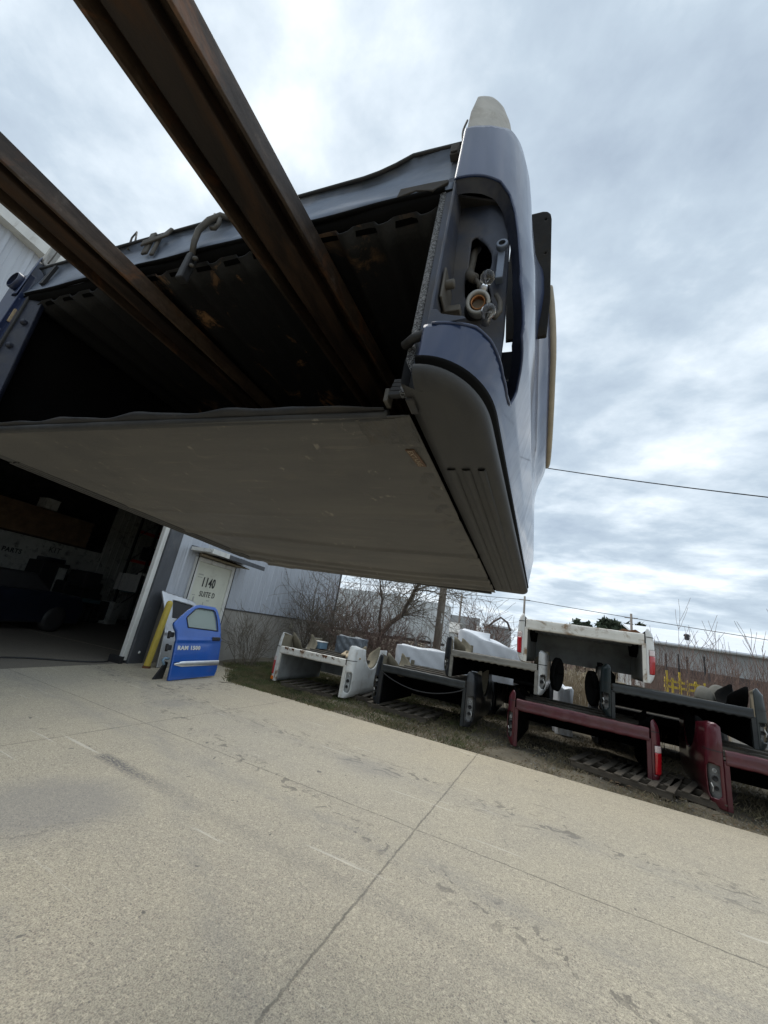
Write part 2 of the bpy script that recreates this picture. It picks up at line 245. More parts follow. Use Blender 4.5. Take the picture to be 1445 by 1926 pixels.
# nature and far things
mk('bark', (.085, .066, .052), .95, 0, .35, 9, bump=(30, .5)); mk('twig_grey', (.165, .138, .105), .95, 0, .35, 2); mk('twig_red', (.175, .118, .095), .95, 0, .35, 2); mk('reed', (.30, .235, .15), .9, 0, .3, 3); mk('reed_red', (.16, .105, .085), .95, 0, .3, 3)
mk('polewood', (.24, .21, .18), .9, 0, .2, 3, dirt=(.16, .14, .12), dscale=4, stretch=(4, 4, .35), bump=(30, .4)); mk('wire', (.03, .03, .032), .6)
mk('soil', (.135, .115, .080), .95, 0, .35, 1.1, dirt=(.06, .05, .036), dscale=1.6, dlo=.48, dhi=.68, damt=.8, bump=(26, .8, .03))
mk('grass_green', (.085, .10, .035), .8, 0, .5, 1.2, dirt=(.20, .165, .09), dscale=1.5, dlo=.45, dhi=.6, damt=.85); mk('grass_dead', (.22, .18, .11), .85, 0, .4, 2, dirt=(.10, .105, .045), dscale=2.5)
mk('gravel', (.21, .195, .165), .9, 0, .5, 14); mk('leaf_brown', (.13, .085, .05), .9, 0, .5, 6)
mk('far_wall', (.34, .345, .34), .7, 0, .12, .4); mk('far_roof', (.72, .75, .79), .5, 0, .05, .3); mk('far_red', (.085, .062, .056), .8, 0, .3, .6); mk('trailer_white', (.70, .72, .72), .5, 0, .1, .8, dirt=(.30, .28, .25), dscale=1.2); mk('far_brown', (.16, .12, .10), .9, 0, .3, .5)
mk('pine', (.045, .062, .034), .9, 0, .4, 1.2); mk('yellow_far', (.62, .45, .05), .6, 0, .2, 3); mk('far_grey', (.36, .36, .34), .8, 0, .2, 1)
# ------------------------------------------------------------------ mesh helpers
class MB:
    def __init__(s): s.v = []; s.f = []; s.mi = []; s.sm = []
    def add(s, vs, fs, mi=0, smooth=False):
        o = len(s.v); s.v += [tuple(map(float, q)) for q in vs]; s.f += [tuple(i+o for i in f) for f in fs]; s.mi += [mi]*len(fs); s.sm += [smooth]*len(fs); return s
    def box(s, x0, x1, y0, y1, z0, z1, mi=0):
        return s.add([(x0, y0, z0), (x1, y0, z0), (x1, y1, z0), (x0, y1, z0), (x0, y0, z1), (x1, y0, z1), (x1, y1, z1), (x0, y1, z1)],
                     [(0, 3, 2, 1), (4, 5, 6, 7), (0, 1, 5, 4), (1, 2, 6, 5), (2, 3, 7, 6), (3, 0, 4, 7)], mi)
    def hexa(s, p, mi=0): return s.add(p, [(0, 3, 2, 1), (4, 5, 6, 7), (0, 1, 5, 4), (1, 2, 6, 5), (2, 3, 7, 6), (3, 0, 4, 7)], mi)
    def tube(s, pts, rad, seg=8, mi=0, caps=True):
        pts = [Vector(p) for p in pts]; n = len(pts)
        if not hasattr(rad, '__len__'): rad = [rad]*n
        vs = []; ref = None
        for i, p in enumerate(pts):
            d = (pts[min(i+1, n-1)]-pts[max(i-1, 0)]).normalized()
            if ref is None: ref = d.orthogonal().normalized()
            a = (ref-d*ref.dot(d)); a = a.normalized() if a.length > 1e-6 else d.orthogonal().normalized(); ref = a; b = d.cross(a)
            vs += [p+(a*math.cos(2*math.pi*k/seg)+b*math.sin(2*math.pi*k/seg))*rad[i] for k in range(seg)]
        fs = [(i*seg+k, i*seg+(k+1) % seg, (i+1)*seg+(k+1) % seg, (i+1)*seg+k) for i in range(n-1) for k in range(seg)]
        if caps: fs += [tuple(range(seg-1, -1, -1)), tuple((n-1)*seg+k for k in range(seg))]
        return s.add(vs, fs, mi, True)
    def lathe(s, prof, c, axis, seg=20, mi=0):
        axis = Vector(axis).normalized(); a = axis.orthogonal().normalized(); b = axis.cross(a); c = Vector(c); vs = []
        for r, h in prof: vs += [c+axis*h+(a*math.cos(2*math.pi*k/seg)+b*math.sin(2*math.pi*k/seg))*r for k in range(seg)]
        fs = [(i*seg+k, i*seg+(k+1) % seg, (i+1)*seg+(k+1) % seg, (i+1)*seg+k) for i in range(len(prof)-1) for k in range(seg)]
        return s.add(vs, fs, mi, True)
    def prism(s, poly, axis, a0, a1, mi=0):
        def p3(q, a): return (a, q[0], q[1]) if axis == 0 else ((q[0], a, q[1]) if axis == 1 else (q[0], q[1], a))
        n = len(poly); vs = [p3(q, a0) for q in poly]+[p3(q, a1) for q in poly]
        return s.add(vs, [tuple(range(n-1, -1, -1)), tuple(range(n, 2*n))]+[(i, (i+1) % n, n+(i+1) % n, n+i) for i in range(n)], mi)
    def grid(s, P, mi=0, flip=False):
        nu, nv = P.shape[:2]; fs = []
        for i in range(nu-1):
            for j in range(nv-1):
                q = (i*nv+j, (i+1)*nv+j, (i+1)*nv+j+1, i*nv+j+1); fs.append(q[::-1] if flip else q)
        return s.add(P.reshape(-1, 3), fs, mi, True)
    def build(s, name, mats, parent=None, bevel=0., recalc=True, solid=0., loc=None):
        me = bpy.data.meshes.new(name); me.from_pydata(s.v, [], s.f)
        for m_ in (mats if isinstance(mats, (list, tuple)) else [mats]): me.materials.append(m_ if not isinstance(m_, str) else M[m_])
        me.polygons.foreach_set('material_index', s.mi); me.polygons.foreach_set('use_smooth', s.sm)
        if recalc:
            import bmesh
            bm = bmesh.new(); bm.from_mesh(me); bmesh.ops.recalc_face_normals(bm, faces=bm.faces); bm.to_mesh(me); bm.free()
        o = bpy.data.objects.new(name, me); COL.objects.link(o)
        if parent is not None: o.parent = parent
        if loc is not None: o.location = loc
        if solid:
            md = o.modifiers.new('solid', 'SOLIDIFY'); md.thickness = abs(solid); md.offset = -1 if solid > 0 else 1
        if bevel:
            md = o.modifiers.new('bevel', 'BEVEL'); md.width = bevel; md.segments = 2; md.limit_method = 'ANGLE'; md.angle_limit = R_(40); md.harden_normals = False
        return o
def tag(o, label, cat, group=None, kind=None):
    o['label'] = label; o['category'] = cat
    if group: o['group'] = group
    if kind: o['kind'] = kind
    return o
def thing(name, label, cat, loc=(0, 0, 0), rz=0., group=None, parent=None):
    o = bpy.data.objects.new(name, None); COL.objects.link(o); o.location = loc; o.rotation_euler = (0, 0, rz); o.empty_display_size = .1
    return tag(o, label, cat, group)
def structure(o): o['kind'] = 'structure'; return o
def copy_tree(o, parent=None):
    c = o.copy(); COL.objects.link(c)
    if parent is not None: c.parent = parent
    for ch in [q for q in bpy.data.objects if q.parent == o]: copy_tree(ch, c)
    return c
def pip(poly, X, Y):
    p = np.asarray(poly, float); ins = np.zeros(X.shape, bool); n = len(p)
    for i in range(n):
        x0, y0 = p[i]; x1, y1 = p[(i+1) % n]
        if y0 == y1: continue
        c = ((y0 > Y) != (y1 > Y)) & (X < (x1-x0)*(Y-y0)/(y1-y0)+x0); ins ^= c
    return ins
def uv_panel(name, F, sv, zv, outer, holes, mats, parent, thick=.004, flip=False, mis=None):
    sv = np.asarray(sv, float); zv = np.asarray(zv, float); S, Z = np.meshgrid(sv, zv, indexing='ij')
    cs = (S[:-1, :-1]+S[1:, 1:])/2; cz = (Z[:-1, :-1]+Z[1:, 1:])/2
    keep = pip(outer, cs, cz)
    for h in holes: keep &= ~pip(h, cs, cz)
    ns_, nz = S.shape; cnt = np.zeros(S.shape, int)
    for a in (0, 1):
        for b in (0, 1): cnt[a:a+ns_-1, b:b+nz-1] += keep
    used = cnt > 0; bnd = used & (cnt < 4)
    segs = []
    for pl in [outer]+list(holes):
        for i in range(len(pl)): segs.append((pl[i], pl[(i+1) % len(pl)]))
    A = np.array([q[0] for q in segs], float); B = np.array([q[1] for q in segs], float); D = B-A; L2 = np.maximum((D**2).sum(1), 1e-12)
    for i, j in zip(*np.where(bnd)):
        p = np.array([S[i, j], Z[i, j]]); t = np.clip(((p-A)*D).sum(1)/L2, 0, 1); q = A+D*t[:, None]; d = ((q-p)**2).sum(1); k = d.argmin()
        di = max(sv[min(i+1, ns_-1)]-sv[max(i-1, 0)], 1e-6)/2; dj = max(zv[min(j+1, nz-1)]-zv[max(j-1, 0)], 1e-6)/2
        if d[k] < (1.25*math.hypot(di, dj))**2: S[i, j], Z[i, j] = q[k]
    P = F(S, Z); idx = -np.ones(S.shape, int); idx[used] = np.arange(used.sum()); vs = P[used]
    fs = []
    for i, j in zip(*np.where(keep)):
        q = (idx[i, j], idx[i+1, j], idx[i+1, j+1], idx[i, j+1]); fs.append(tuple(int(x) for x in (q[::-1] if flip else q)))
    mb = MB(); mb.add(vs, fs, 0, True)
    o = mb.build(name, mats, parent, recalc=False)
    if thick:
        md = o.modifiers.new('solid', 'SOLIDIFY'); md.thickness = thick; md.offset = -1
        if isinstance(mats, (list, tuple)) and len(mats) > 1: md.material_offset = 1; md.material_offset_rim = 0
    return o
def text_mesh(name, body, size, mat_, parent, matrix, ext=.002, bold=0., sx=1.):
    cu = bpy.data.curves.new(name, 'FONT'); cu.body = body; cu.size = size; cu.extrude = ext; cu.offset = bold; cu.space_character = 1.12; cu.resolution_u = 3
    tmp = bpy.data.objects.new(name, cu); COL.objects.link(tmp)
    dg = bpy.context.evaluated_depsgraph_get(); me = bpy.data.meshes.new_from_object(tmp.evaluated_get(dg)); bpy.data.objects.remove(tmp)
    me.materials.clear(); me.materials.append(M[mat_]); me.name = name
    o = bpy.data.objects.new(name, me); COL.objects.link(o); o.parent = parent; o.matrix_local = matrix @ Matrix.Diagonal((sx, 1, 1, 1)); return o
def lerp(a, b, t): return a+(b-a)*t
# ================================================================== SETTING: ground, yard, building
mb = MB(); n = 60
mb.add([(-600, -400, -.10), (600, -400, -.10), (600, 1200, -.10), (-600, 1200, -.10)], [(0, 1, 2, 3)])
structure(mb.build('ground', 'soil', recalc=False))
mb = MB()   # the strip the beds stand on: soil and gravel, slightly uneven
gx = np.linspace(-9, 14, 140); gy = np.linspace(6.35, 30, 110); GX, GY = np.meshgrid(gx, gy, indexing='ij')
GZ = -.035+.018*np.sin(GX*2.1+GY*1.3)+.014*np.sin(GX*5.3-GY*3.7)+.008*rng.standard_normal(GX.shape)
mb.grid(np.stack([GX, GY, GZ], -1)); structure(mb.build('verge', 'soil', recalc=False))
mb = MB(); pl = [(-30, -25), (40, -25), (40, 6.48), (2.2, 6.505), (-2.5, 6.53), (-6.02, 6.60), (-6.35, 6.95), (-7.1, 7.85), (-8.6, 7.9), (-30, 7.9)]
mb.prism(pl, 2, -.12, 0.0); structure(mb.build('pavement', 'yard'))
# ---- building: local x out of the facade, y along it, z up
BA = R_(8.886); BM = Matrix.Rotation(BA, 4, 'Z'); BM.translation = (-8.0, 5.56, 0)
bld = thing('workshop_building', 'grey metal-sided workshop with a big open garage bay and a concrete lower wall', 'building', (-8, 5.56, 0), BA)
def siding(mb, y0, y1, z0, z1, x=0., pitch=.305, rib=.02):
    ys = [y0]; xs = [x]; k = math.ceil(y0/pitch); y = k*pitch
    while y < y1:
        for dy, dx in ((-.045, 0), (-.022, rib), (.022, rib), (.045, 0)):
            if y0 < y+dy < y1: ys.append(y+dy); xs.append(x+dx)
        for f_ in (.33, .66):
            for dy, dx in ((-.012, 0), (0, .006), (.012, 0)):
                if y0 < y+pitch*f_+dy < y1: ys.append(y+pitch*f_+dy); xs.append(x+dx)
        y += pitch
    ys.append(y1); xs.append(x); vs = [(a, b, z0) for a, b in zip(xs, ys)]+[(a, b, z1) for a, b in zip(xs, ys)]; n = len(ys)
    mb.add(vs, [(i, i+1, n+i+1, n+i) for i in range(n-1)])
GH = 3.75; EH = 6.22
mb = MB(); siding(mb, .52, 1.20, 1.36, EH); siding(mb, 1.20, 2.74, 2.49, EH); siding(mb, 2.74, 10.92, 1.36, EH); siding(mb, -9, .52, GH+.3, EH); siding(mb, -16, -9, 0, EH)
mb.build('siding_wall', 'siding', bld, recalc=False)
mb = MB(); mb.box(-.2, .05, .54, 1.20, -.1, 1.33); mb.box(-.2, .05, 2.74, 10.9, -.1, 1.33); mb.build('concrete_wall', 'stem_concrete', bld, bevel=.012)
mb = MB(); mb.box(-.02, .085, .53, 1.20, 1.335, 1.362); mb.box(-.02, .085, 2.74, 10.93, 1.335, 1.362); mb.box(-.05, .06, 10.92, 11.0, -.1, EH); mb.build('wall_flashing', 'charcoal', bld, bevel=.004)
mb = MB(); mb.box(-.20, .075, .16, .535, -.02, GH+.3); mb.box(-.28, .075, -9.2, .15, GH, GH+.31); mb.build('garage_frame', 'charcoal', bld, bevel=.008)
mb = MB(); mb.box(-.05, .045, .02, .072, .10, GH); mb.box(-.06, .03, .082, .15, .06, GH); mb.box(-.25, .045, -9.1, .0, GH-.08, GH-.005); mb.build('garage_door_track', 'white_trim', bld, bevel=.006)
mb = MB(); mb.box(-.26, .05, -.02, .06, .0, .14); mb.build('track_foot', 'plastic_dark', bld)
# entry door with canopy
mb = MB(); mb.box(-.12, .09, 1.21, 1.30, -.02, 2.48); mb.box(-.12, .09, 2.62, 2.73, -.02, 2.48); mb.box(-.12, .088, 1.30, 2.62, 2.38, 2.478); ef = mb.build('door_frame', 'white_trim', bld, bevel=.008)
for y_ in (1.195, 2.726): mb = MB(); mb.box(.086, .10, y_, y_+.019, 0, 2.49); mb.build('frame_seal', 'ink', bld)
mb = MB(); mb.box(-.02, .045, 1.302, 2.618, .01, 2.377); mb.box(.045, .05, 1.42, 1.60, 2.06, 2.09, 1); mb.box(.045, .05, 1.42, 1.58, 2.0, 2.015, 1)
mb.box(.045, .049, 1.45, 1.5, 1.08, 1.52, 1); mb.box(.045, .049, 1.40, 1.5, 1.55, 1.57, 1); mb.box(.045, .049, 1.85, 1.87, 1.2, 1.42, 1); mb.box(.045, .049, 1.96, 2.06, 1.46, 1.48, 1); mb.box(.045, .049, 1.88, 2.12, .98, 1.06, 1)
ed = mb.build('entry_door', ['door_cream', 'smudge'], bld, bevel=.004)
RT = Matrix(((0, 0, 1, 0), (1, 0, 0, 0), (0, 1, 0, 0), (0, 0, 0, 1)))
text_mesh('door_number', '1140', .33, 'ink', ed, Matrix.Translation((.052, 1.60, 1.80)) @ RT, .002, .008, .72)
text_mesh('suite_lettering', 'SUITE D', .19, 'ink', ed, Matrix.Translation((.052, 1.63, 1.55)) @ RT, .002, .001, .80)
mb = MB(); mb.lathe([(.0, .06), (.03, .055), (.03, .0)], (.045, 2.5, 1.05), (1, 0, 0), 12); mb.build('door_knob', 'steel', ed)
mb = MB(); mb.hexa([(.0, 1.3, 2.50), (.35, 1.0, 2.50), (.35, 3.0, 2.50), (.0, 2.75, 2.50), (.0, 1.3, 2.62), (.35, 1.0, 2.52), (.35, 3.0, 2.52), (.0, 2.75, 2.62)], 0)
mb.build('canopy_soffit', 'tanwood', bld)
mb = MB(); mb.hexa([(.0, .95, 2.66), (.72, .95, 2.56), (.72, 3.15, 2.56), (.0, 3.15, 2.66), (.0, .95, 2.70), (.72, .95, 2.62), (.72, 3.15, 2.62), (.0, 3.15, 2.70)], 0); mb.box(.70, .74, 1.5, 3.16, 2.54, 2.65, 0); mb.box(.3, .5, 2.3, 2.5, 2.665, 2.70)
cn = mb.build('door_canopy', 'charcoal', bld, bevel=.006)
mb = MB(); mb.box(.10, .66, .86, 1.38, 2.57, 2.655); mb.box(.69, .745, .86, 1.49, 2.545, 2.66); mb.tube([(.4, 1.1, 2.66), (.38, 1.08, 2.86), (.3, 1.02, 3.0)], .008, 5); mb.build('bent_metal_edge', 'white_trim', cn, bevel=.01)
mb = MB(); mb.box(.05, .13, 6.72, 6.98, 1.0, 1.17); wlb = mb.build('wall_light', 'beige_plastic', bld, bevel=.02)
mb = MB(); mb.box(-14.2, .12, -16, 11.0, EH, EH+.1); mb.box(.0, .16, -16, 11.02, EH-.14, EH-.002); mb.build('roof', 'white_trim', bld)
mb = MB(); mb.tube([(.03, .35, .22), (.09, .36, .22)], .03, 6); mb.build('hose_hook', 'white_trim', bld)
# interior shell
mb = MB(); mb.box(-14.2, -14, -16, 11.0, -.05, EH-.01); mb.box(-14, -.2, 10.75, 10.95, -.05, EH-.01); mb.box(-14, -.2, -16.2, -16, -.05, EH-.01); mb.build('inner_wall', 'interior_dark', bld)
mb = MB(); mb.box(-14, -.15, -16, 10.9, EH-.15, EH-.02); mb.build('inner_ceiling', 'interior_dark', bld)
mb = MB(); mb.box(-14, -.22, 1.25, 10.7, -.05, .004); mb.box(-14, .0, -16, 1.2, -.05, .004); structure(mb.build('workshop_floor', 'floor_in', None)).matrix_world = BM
mb = MB(); mb.box(-9.3, -9.1, -6, 6.0, 0, 2.65); mb.build('low_partition_wall', 'interior_wall', bld)
mb = MB(); siding(mb, 6.0, 10.6, 0, 5.4, -9.1); mb.build('inner_siding', 'interior_wall', bld, recalc=False)
ptx = text_mesh('wall_lettering', 'KIT', .30, 'ink', bld, Matrix.Translation((-9.085, 3.95, 2.25)) @ RT, .002, .0, .9)
text_mesh('wall_lettering', 'C PARTS', .22, 'ink', bld, Matrix.Translation((-9.085, 2.3, 1.98)) @ RT, .002, .008, .9)
mb = MB(); mb.box(-9.08, -9.02, 1.55, 2.2, 2.85, 3.7); mb.build('wall_poster', 'interior_wall', bld)
# things inside the bay
def inside(o): o.matrix_world = BM @ o.matrix_basis; return o
def pallet_rack():
    t = thing('pallet_rack', 'red steel pallet rack in the dark right corner of the garage', 'rack', (-7.6, 6.0, 0))
    for y in (0, 3.0):
        mb = MB()
        for x in (0, 1.0): mb.box(x, x+.08, y, y+.08, 0, 4.7)
        for k in range(4): mb.tube([(.04, y+.04, .5+k), (1.04, y+.04, 1.3+k)], .022, 6)
        mb.build('upright', 'plastic_dark', t)
    for z in (2.5, 3.75, 4.45):
        for x in (0, 1.0): mb = MB(); mb.box(x-.02, x+.06, .08, 3.0, z, z+.12); mb.build('beam', 'rack_red', t)
    return t
inside(pallet_rack())
def crate_row(name, label, cat, y0, y1, z0, z1, x0, x1, m_, slat=5):
    t = thing(name, label, cat, (x0, (y0+y1)/2, z0)); h = (y1-y0)/2; mb = MB(); mb.box(.03, x1-x0-.03, -h+.03, h-.03, .02, z1-z0-.02); mb.build('box_body', m_, t)
    mb = MB()
    for k in range(slat): z = (z1-z0)*(k+.1)/slat; mb.box(x1-x0-.03, x1-x0, -h, h, z, z+(z1-z0)*.8/slat)
    mb.build('side_board', m_, t, bevel=.01); return inside(t)
crate_row('storage_shelf', 'long brown wooden storage loft above the pale inner wall of the garage', 'shelf', -3.5, 4.9, 2.66, 3.7, -9.3, -8.6, 'cardboard')
def machine():
    t = thing('metal_cabinet', 'dark machine cabinet standing before the pale inner wall of the garage', 'cabinet', (-8.7, 3.9, 0)); mb = MB(); mb.box(-.4, .4, -.45, .5, 0, 1.9); mb.build('cabinet_body', 'plastic_dark', t, bevel=.03)
    mb = MB(); mb.box(.4, .42, .12, .42, .5, 1.75); mb.build('cabinet_door', 'interior_wall', t); mb = MB(); mb.box(-.3, .3, -.3, .35, 1.9, 2.05); mb.build('cabinet_top', 'carblack', t, bevel=.03); return inside(t)
machine()
def heap():
    t = thing('engine_stack', 'black heap of engine parts stacked beside the metal cabinet in the garage', 'engine parts', (-7.7, 5.0, 0)); mb = MB()
    for k in range(14):
        x, y, z = rng.uniform(-.5, .5), rng.uniform(-.6, .6), rng.uniform(.1, 1.7); s = rng.uniform(.18, .42); mb.box(x-s, x+s, y-s, y+s, max(0, z-s), z+s*.8)
    mb.build('engine_block', 'plastic_dark', t, bevel=.05); return inside(t)
heap()
def dark_car():
    t = thing('parked_car', 'dark blue car parked deep in the shade of the garage bay', 'car', (-4.9, .1, 0), R_(8))
    prof = [(-2.2, .22), (-2.25, .75), (-1.9, .95), (-1.2, 1.02), (-.55, 1.42), (.55, 1.45), (1.25, 1.08), (2.0, .98), (2.2, .70), (2.15, .22)]
    mb = MB(); mb.prism(prof[:4]+[(1.25, 1.04)]+prof[7:], 0, -.86, .86); mb.build('car_body', 'carblack', t, bevel=.07); mb = MB(); mb.prism([(-1.2, 1.0), (-.6, 1.42), (.55, 1.45), (1.2, 1.0)], 0, -.7, .7); mb.build('cabin', 'plastic_dark', t, bevel=.06)
    for x in (-.87, .79):
        for y in (-1.4, 1.35):
            mb = MB(); mb.lathe([(0, -.1), (.2, -.1), (.33, -.09), (.33, .09), (.2, .1), (0, .1)], (x, y, .33), (1, 0, 0), 18); mb.build('wheel', 'black_rubber', t)
    return inside(t)
dark_car()
def inside_bed():
    t = thing('truck_bed', 'pale truck bed stored under the red rack inside the garage', 'truck bed', (-6.6, 6.9, 1.25)); mb = MB(); mb.box(-.2, .1, -.9, .95, .75, .85); mb.box(-1.2, .0, -.9, -.8, .05, .75); mb.build('bed_frame', 'white_trim', t, bevel=.02)
    mb = MB(); mb.box(-1.2, .02, -.8, .95, 0, .04); mb.box(-.1, .06, -.8, .95, .04, .42); mb.build('tailgate', 'teal', t, bevel=.02); return inside(t)
inside_bed()
def bench():
    t = thing('work_bench', 'low teal work bench between the car and the engine heap in the garage', 'bench', (-6.8, 3.9, 0)); mb = MB(); mb.box(-.3, .3, -.8, .7, .72, .84); mb.build('bench_top', 'teal', t, bevel=.01)
    for x in (-.25, .2):
        for y in (-.75, .6): mb = MB(); mb.box(x, x+.06, y, y+.06, 0, .72); mb.build('leg', 'plastic_dark', t)
    return inside(t)
bench()
mb = MB(); pts = [(-.15, -.1, .02)]
for k in range(1, 26): pts.append((-.12-.055*k+.10*math.sin(k*.5), -.1-.13*k, .02))
mb.tube(pts, .014, 6); o = mb.build('floor_cable', 'black_rubber'); o.matrix_world = BM; tag(o, 'thin black cable lying across the garage threshold', 'cable')
for k, (y, z, a, b, h, m_, lab) in enumerate(((-1.6, 3.72, .5, .4, .4, 'white_trim', 'pale carton on the brown loft, leftmost in view'), (1.0, 3.72, .7, .5, .55, 'cardboard', 'brown carton in the middle of the loft'), (3.2, 3.72, .45, .45, .35, 'white_trim', 'pale carton at the right end of the loft'), (6.6, 2.66, .6, .5, .5, 'plastic_dark', 'black crate on the lower beam of the red rack'), (7.9, 2.66, .7, .5, .65, 'plastic_dark', 'large black tank on the lower beam of the red rack'), (5.6, .0, .5, .5, .8, 'interior_wall', 'grey drum standing below the red rack'))):
    t = thing('storage_box', lab, 'box', (-8.9 if y < 5 else -7.1, y, z), R_(5*k-8)); mb = MB(); mb.box(-a/2, a/2, -b/2, b/2, 0, h); mb.build('box_body', m_, t, bevel=.015); mb = MB(); mb.box(-a/2-.01, a/2+.01, -b/2-.01, b/2+.01, h+.001, h+.03); mb.build('lid', m_, t, bevel=.01); inside(t)
# ---- yellow bollard
bo = thing('bollard', 'yellow steel bollard leaning slightly beside the garage frame', 'bollard', (-7.52, 5.84, 0)); bo.rotation_euler = (R_(-1.5), R_(2), 0)
mb = MB(); mb.lathe([(.064, 0), (.064, 1.28), (.058, 1.315), (.038, 1.345), (0, 1.355)], (0, 0, 0), (0, 0, 1), 24); mb.build('post', 'yellow', bo)
mb = MB(); mb.lathe([(.078, -.01), (.078, .018), (.065, .045)], (0, 0, 0), (0, 0, 1), 24); mb.build('base_collar', 'rust', bo)
# ================================================================== vehicle doors against the wall
DM = Matrix.Translation((-6.36, 5.40, .0)) @ Matrix.Rotation(R_(5.5), 4, 'Z') @ Matrix.Rotation(R_(-9), 4, 'Y') @ Matrix.Scale(1.13, 4)
def Y2(q): return q
def door_shell(parent, outline, win, m_, t=.11, bulge=.05, name='door_panel'):
    # local: y along the door, z up, x outward
    def F(S, Z): 
        x = bulge*np.clip(1-((Z-.45)/.75)**2, -1, 1)*np.where(Z < .78, 1, 1)-.10*np.clip(Z-.78, 0, 1)**1.3*1.2
        x = x+.012*np.exp(-((Z-.62-.02*S)/.03)**2)
        return np.stack([x, S, Z], -1)
    ys = [q[0] for q in outline]; zs = [q[1] for q in outline]
    o = uv_panel(name, F, np.arange(min(ys)-.02, max(ys)+.03, .017), np.arange(min(zs)-.02, max(zs)+.03, .017), outline, [win], [m_, 'black_rubber'], parent, .045)
    return o, F
dd = thing('car_door', 'bright blue pickup door with chrome strip and white model lettering leaning near the garage', 'car door'); dd.matrix_world = DM
out = [(.03, .0), (1.07, .02), (1.105, .12), (1.105, .55), (1.07, .80), (1.04, 1.02), (.975, 1.19), (.92, 1.232), (.52, 1.238), (.40, 1.212), (.25, 1.125), (.09, 1.01), (-.05, .895), (-.06, .86), (-.035, .80), (.01, .74), (.03, .66)]
win = [(.24, .83), (.985, .80), (.95, 1.02), (.905, 1.145), (.86, 1.172), (.51, 1.178), (.40, 1.145), (.21, 1.0), (.20, .975)]
ds, DF = door_shell(dd, out, win, 'ramblue')
uv_panel('window_glass', lambda S, Z: DF(S, Z)-np.array([.022, 0, 0]), np.arange(.19, 1.0, .03), np.arange(.78, 1.2, .03), [(.23, .82), (.99, .79), (.955, 1.03), (.91, 1.15), (.86, 1.18), (.51, 1.186), (.39, 1.15), (.20, 1.005), (.19, .975)], [], 'window', dd, .005)
mb = MB()
wl_ = win+[win[0]]; mb.tube([DF(np.array(a), np.array(b)) + np.array([.003, 0, 0]) for a, b in wl_], .009, 6); mb.build('window_seal', 'black_rubber', dd)
mb = MB(); mb.prism([(.045, .86), (.19, .86), (.19, .955), (.17, .955)], 0, -.005, .012); mb.lathe([(.0, .014), (.014, .013), (.014, .0)], (.002, .155, .89), (1, 0, 0), 10, 1); mb.build('mirror_patch', ['ramblue', 'ink'], dd, bevel=.004)
P = np.zeros((30, 9, 3))
for i, s in enumerate(np.linspace(.05, 1.11, 30)):
    for j, a in enumerate(np.linspace(-1.1, 1.1, 9)):
        hgt = .042*min(1, (s-.03)/.22+.15); z = .245+hgt*math.sin(a)*1.12+.0*s; P[i, j] = DF(np.array(s), np.array(z))+np.array([.002+.016*math.cos(a), 0, 0])
mb = MB(); mb.grid(P); mb.build('chrome_strip', 'chrome', dd)
mb = MB(); mb.grid(P*np.array([1, 1, .28])+np.array([-.004, 0, .20])); mb.build('strip_backing', 'black_rubber', dd)
mb = MB(); c = DF(np.array(.955), np.array(.655)); mb.box(c[0]-.012, c[0]+.022, .84, 1.055, .625, .69); mb.build('handle', 'black_rubber', dd, bevel=.018)
for k, (z, m_) in enumerate(((.70, 'black_rubber'), (.50, 'black_rubber'))):
    mb = MB(); mb.box(-.07, -.02, -.07, .03, z-.04, z+.04); mb.box(-.09, -.04, -.05, -.02, z-.06, z+.06); mb.build('hinge', m_, dd, bevel=.012)
mb = MB(); mb.tube([(-.03, .02, .33), (-.05, -.05, .34), (-.06, -.075, .31), (-.05, -.04, .24)], .02, 7); mb.build('wiring_plug', 'bluebox', dd)
text_mesh('lettering', 'RAM 1500', .088, 'white_paint', dd, Matrix.Translation((float(DF(np.array(.2), np.array(.49))[0])+.0045, .07, .468)) @ RT, .003, .0035, 1.22)
sdn = thing('car_door', 'silver pickup door with dark window standing behind the blue door', 'car door'); sdn.matrix_world = Matrix.Translation((-7.50, 6.02, 0)) @ Matrix.Rotation(R_(9), 4, 'Z') @ Matrix.Rotation(R_(-9), 4, 'Y') @ Matrix.Scale(1.12, 4)
o2 = [(.02, 0), (1.0, .02), (1.02, .5), (.98, .84), (.93, 1.12), (.84, 1.25), (.74, 1.29), (.45, 1.335), (-.07, 1.40), (-.06, 1.34), (.02, .86)]
w2 = [(.17, .90), (.88, .86), (.85, 1.06), (.79, 1.17), (.74, 1.19), (.24, 1.245), (.19, 1.235)]
s2, SF = door_shell(sdn, o2, w2, 'silver')
uv_panel('window_glass', lambda S, Z: SF(S, Z)-np.array([.02, 0, 0]), np.arange(.13, .95, .04), np.arange(.82, 1.3, .04), [(.15, .88), (.9, .84), (.87, 1.08), (.8, 1.19), (.74, 1.21), (.23, 1.265), (.17, 1.25)], [], 'plastic_dark', sdn, .005)
mb = MB(); mb.box(.0, .02, .82, .98, .68, .73); mb.build('handle', 'black_rubber', sdn, bevel=.01)
bw = thing('rubber_wedge', 'black rubber flap leaning against the lower edge of the blue door', 'rubber flap', (-6.52, 5.34, 0), R_(8)); mb = MB(); mb.prism([(-.09, 0), (.14, 0), (.16, .28), (.10, .30)], 0, -.03, .0); mb.build('flap_sheet', 'black_rubber', bw, bevel=.005)
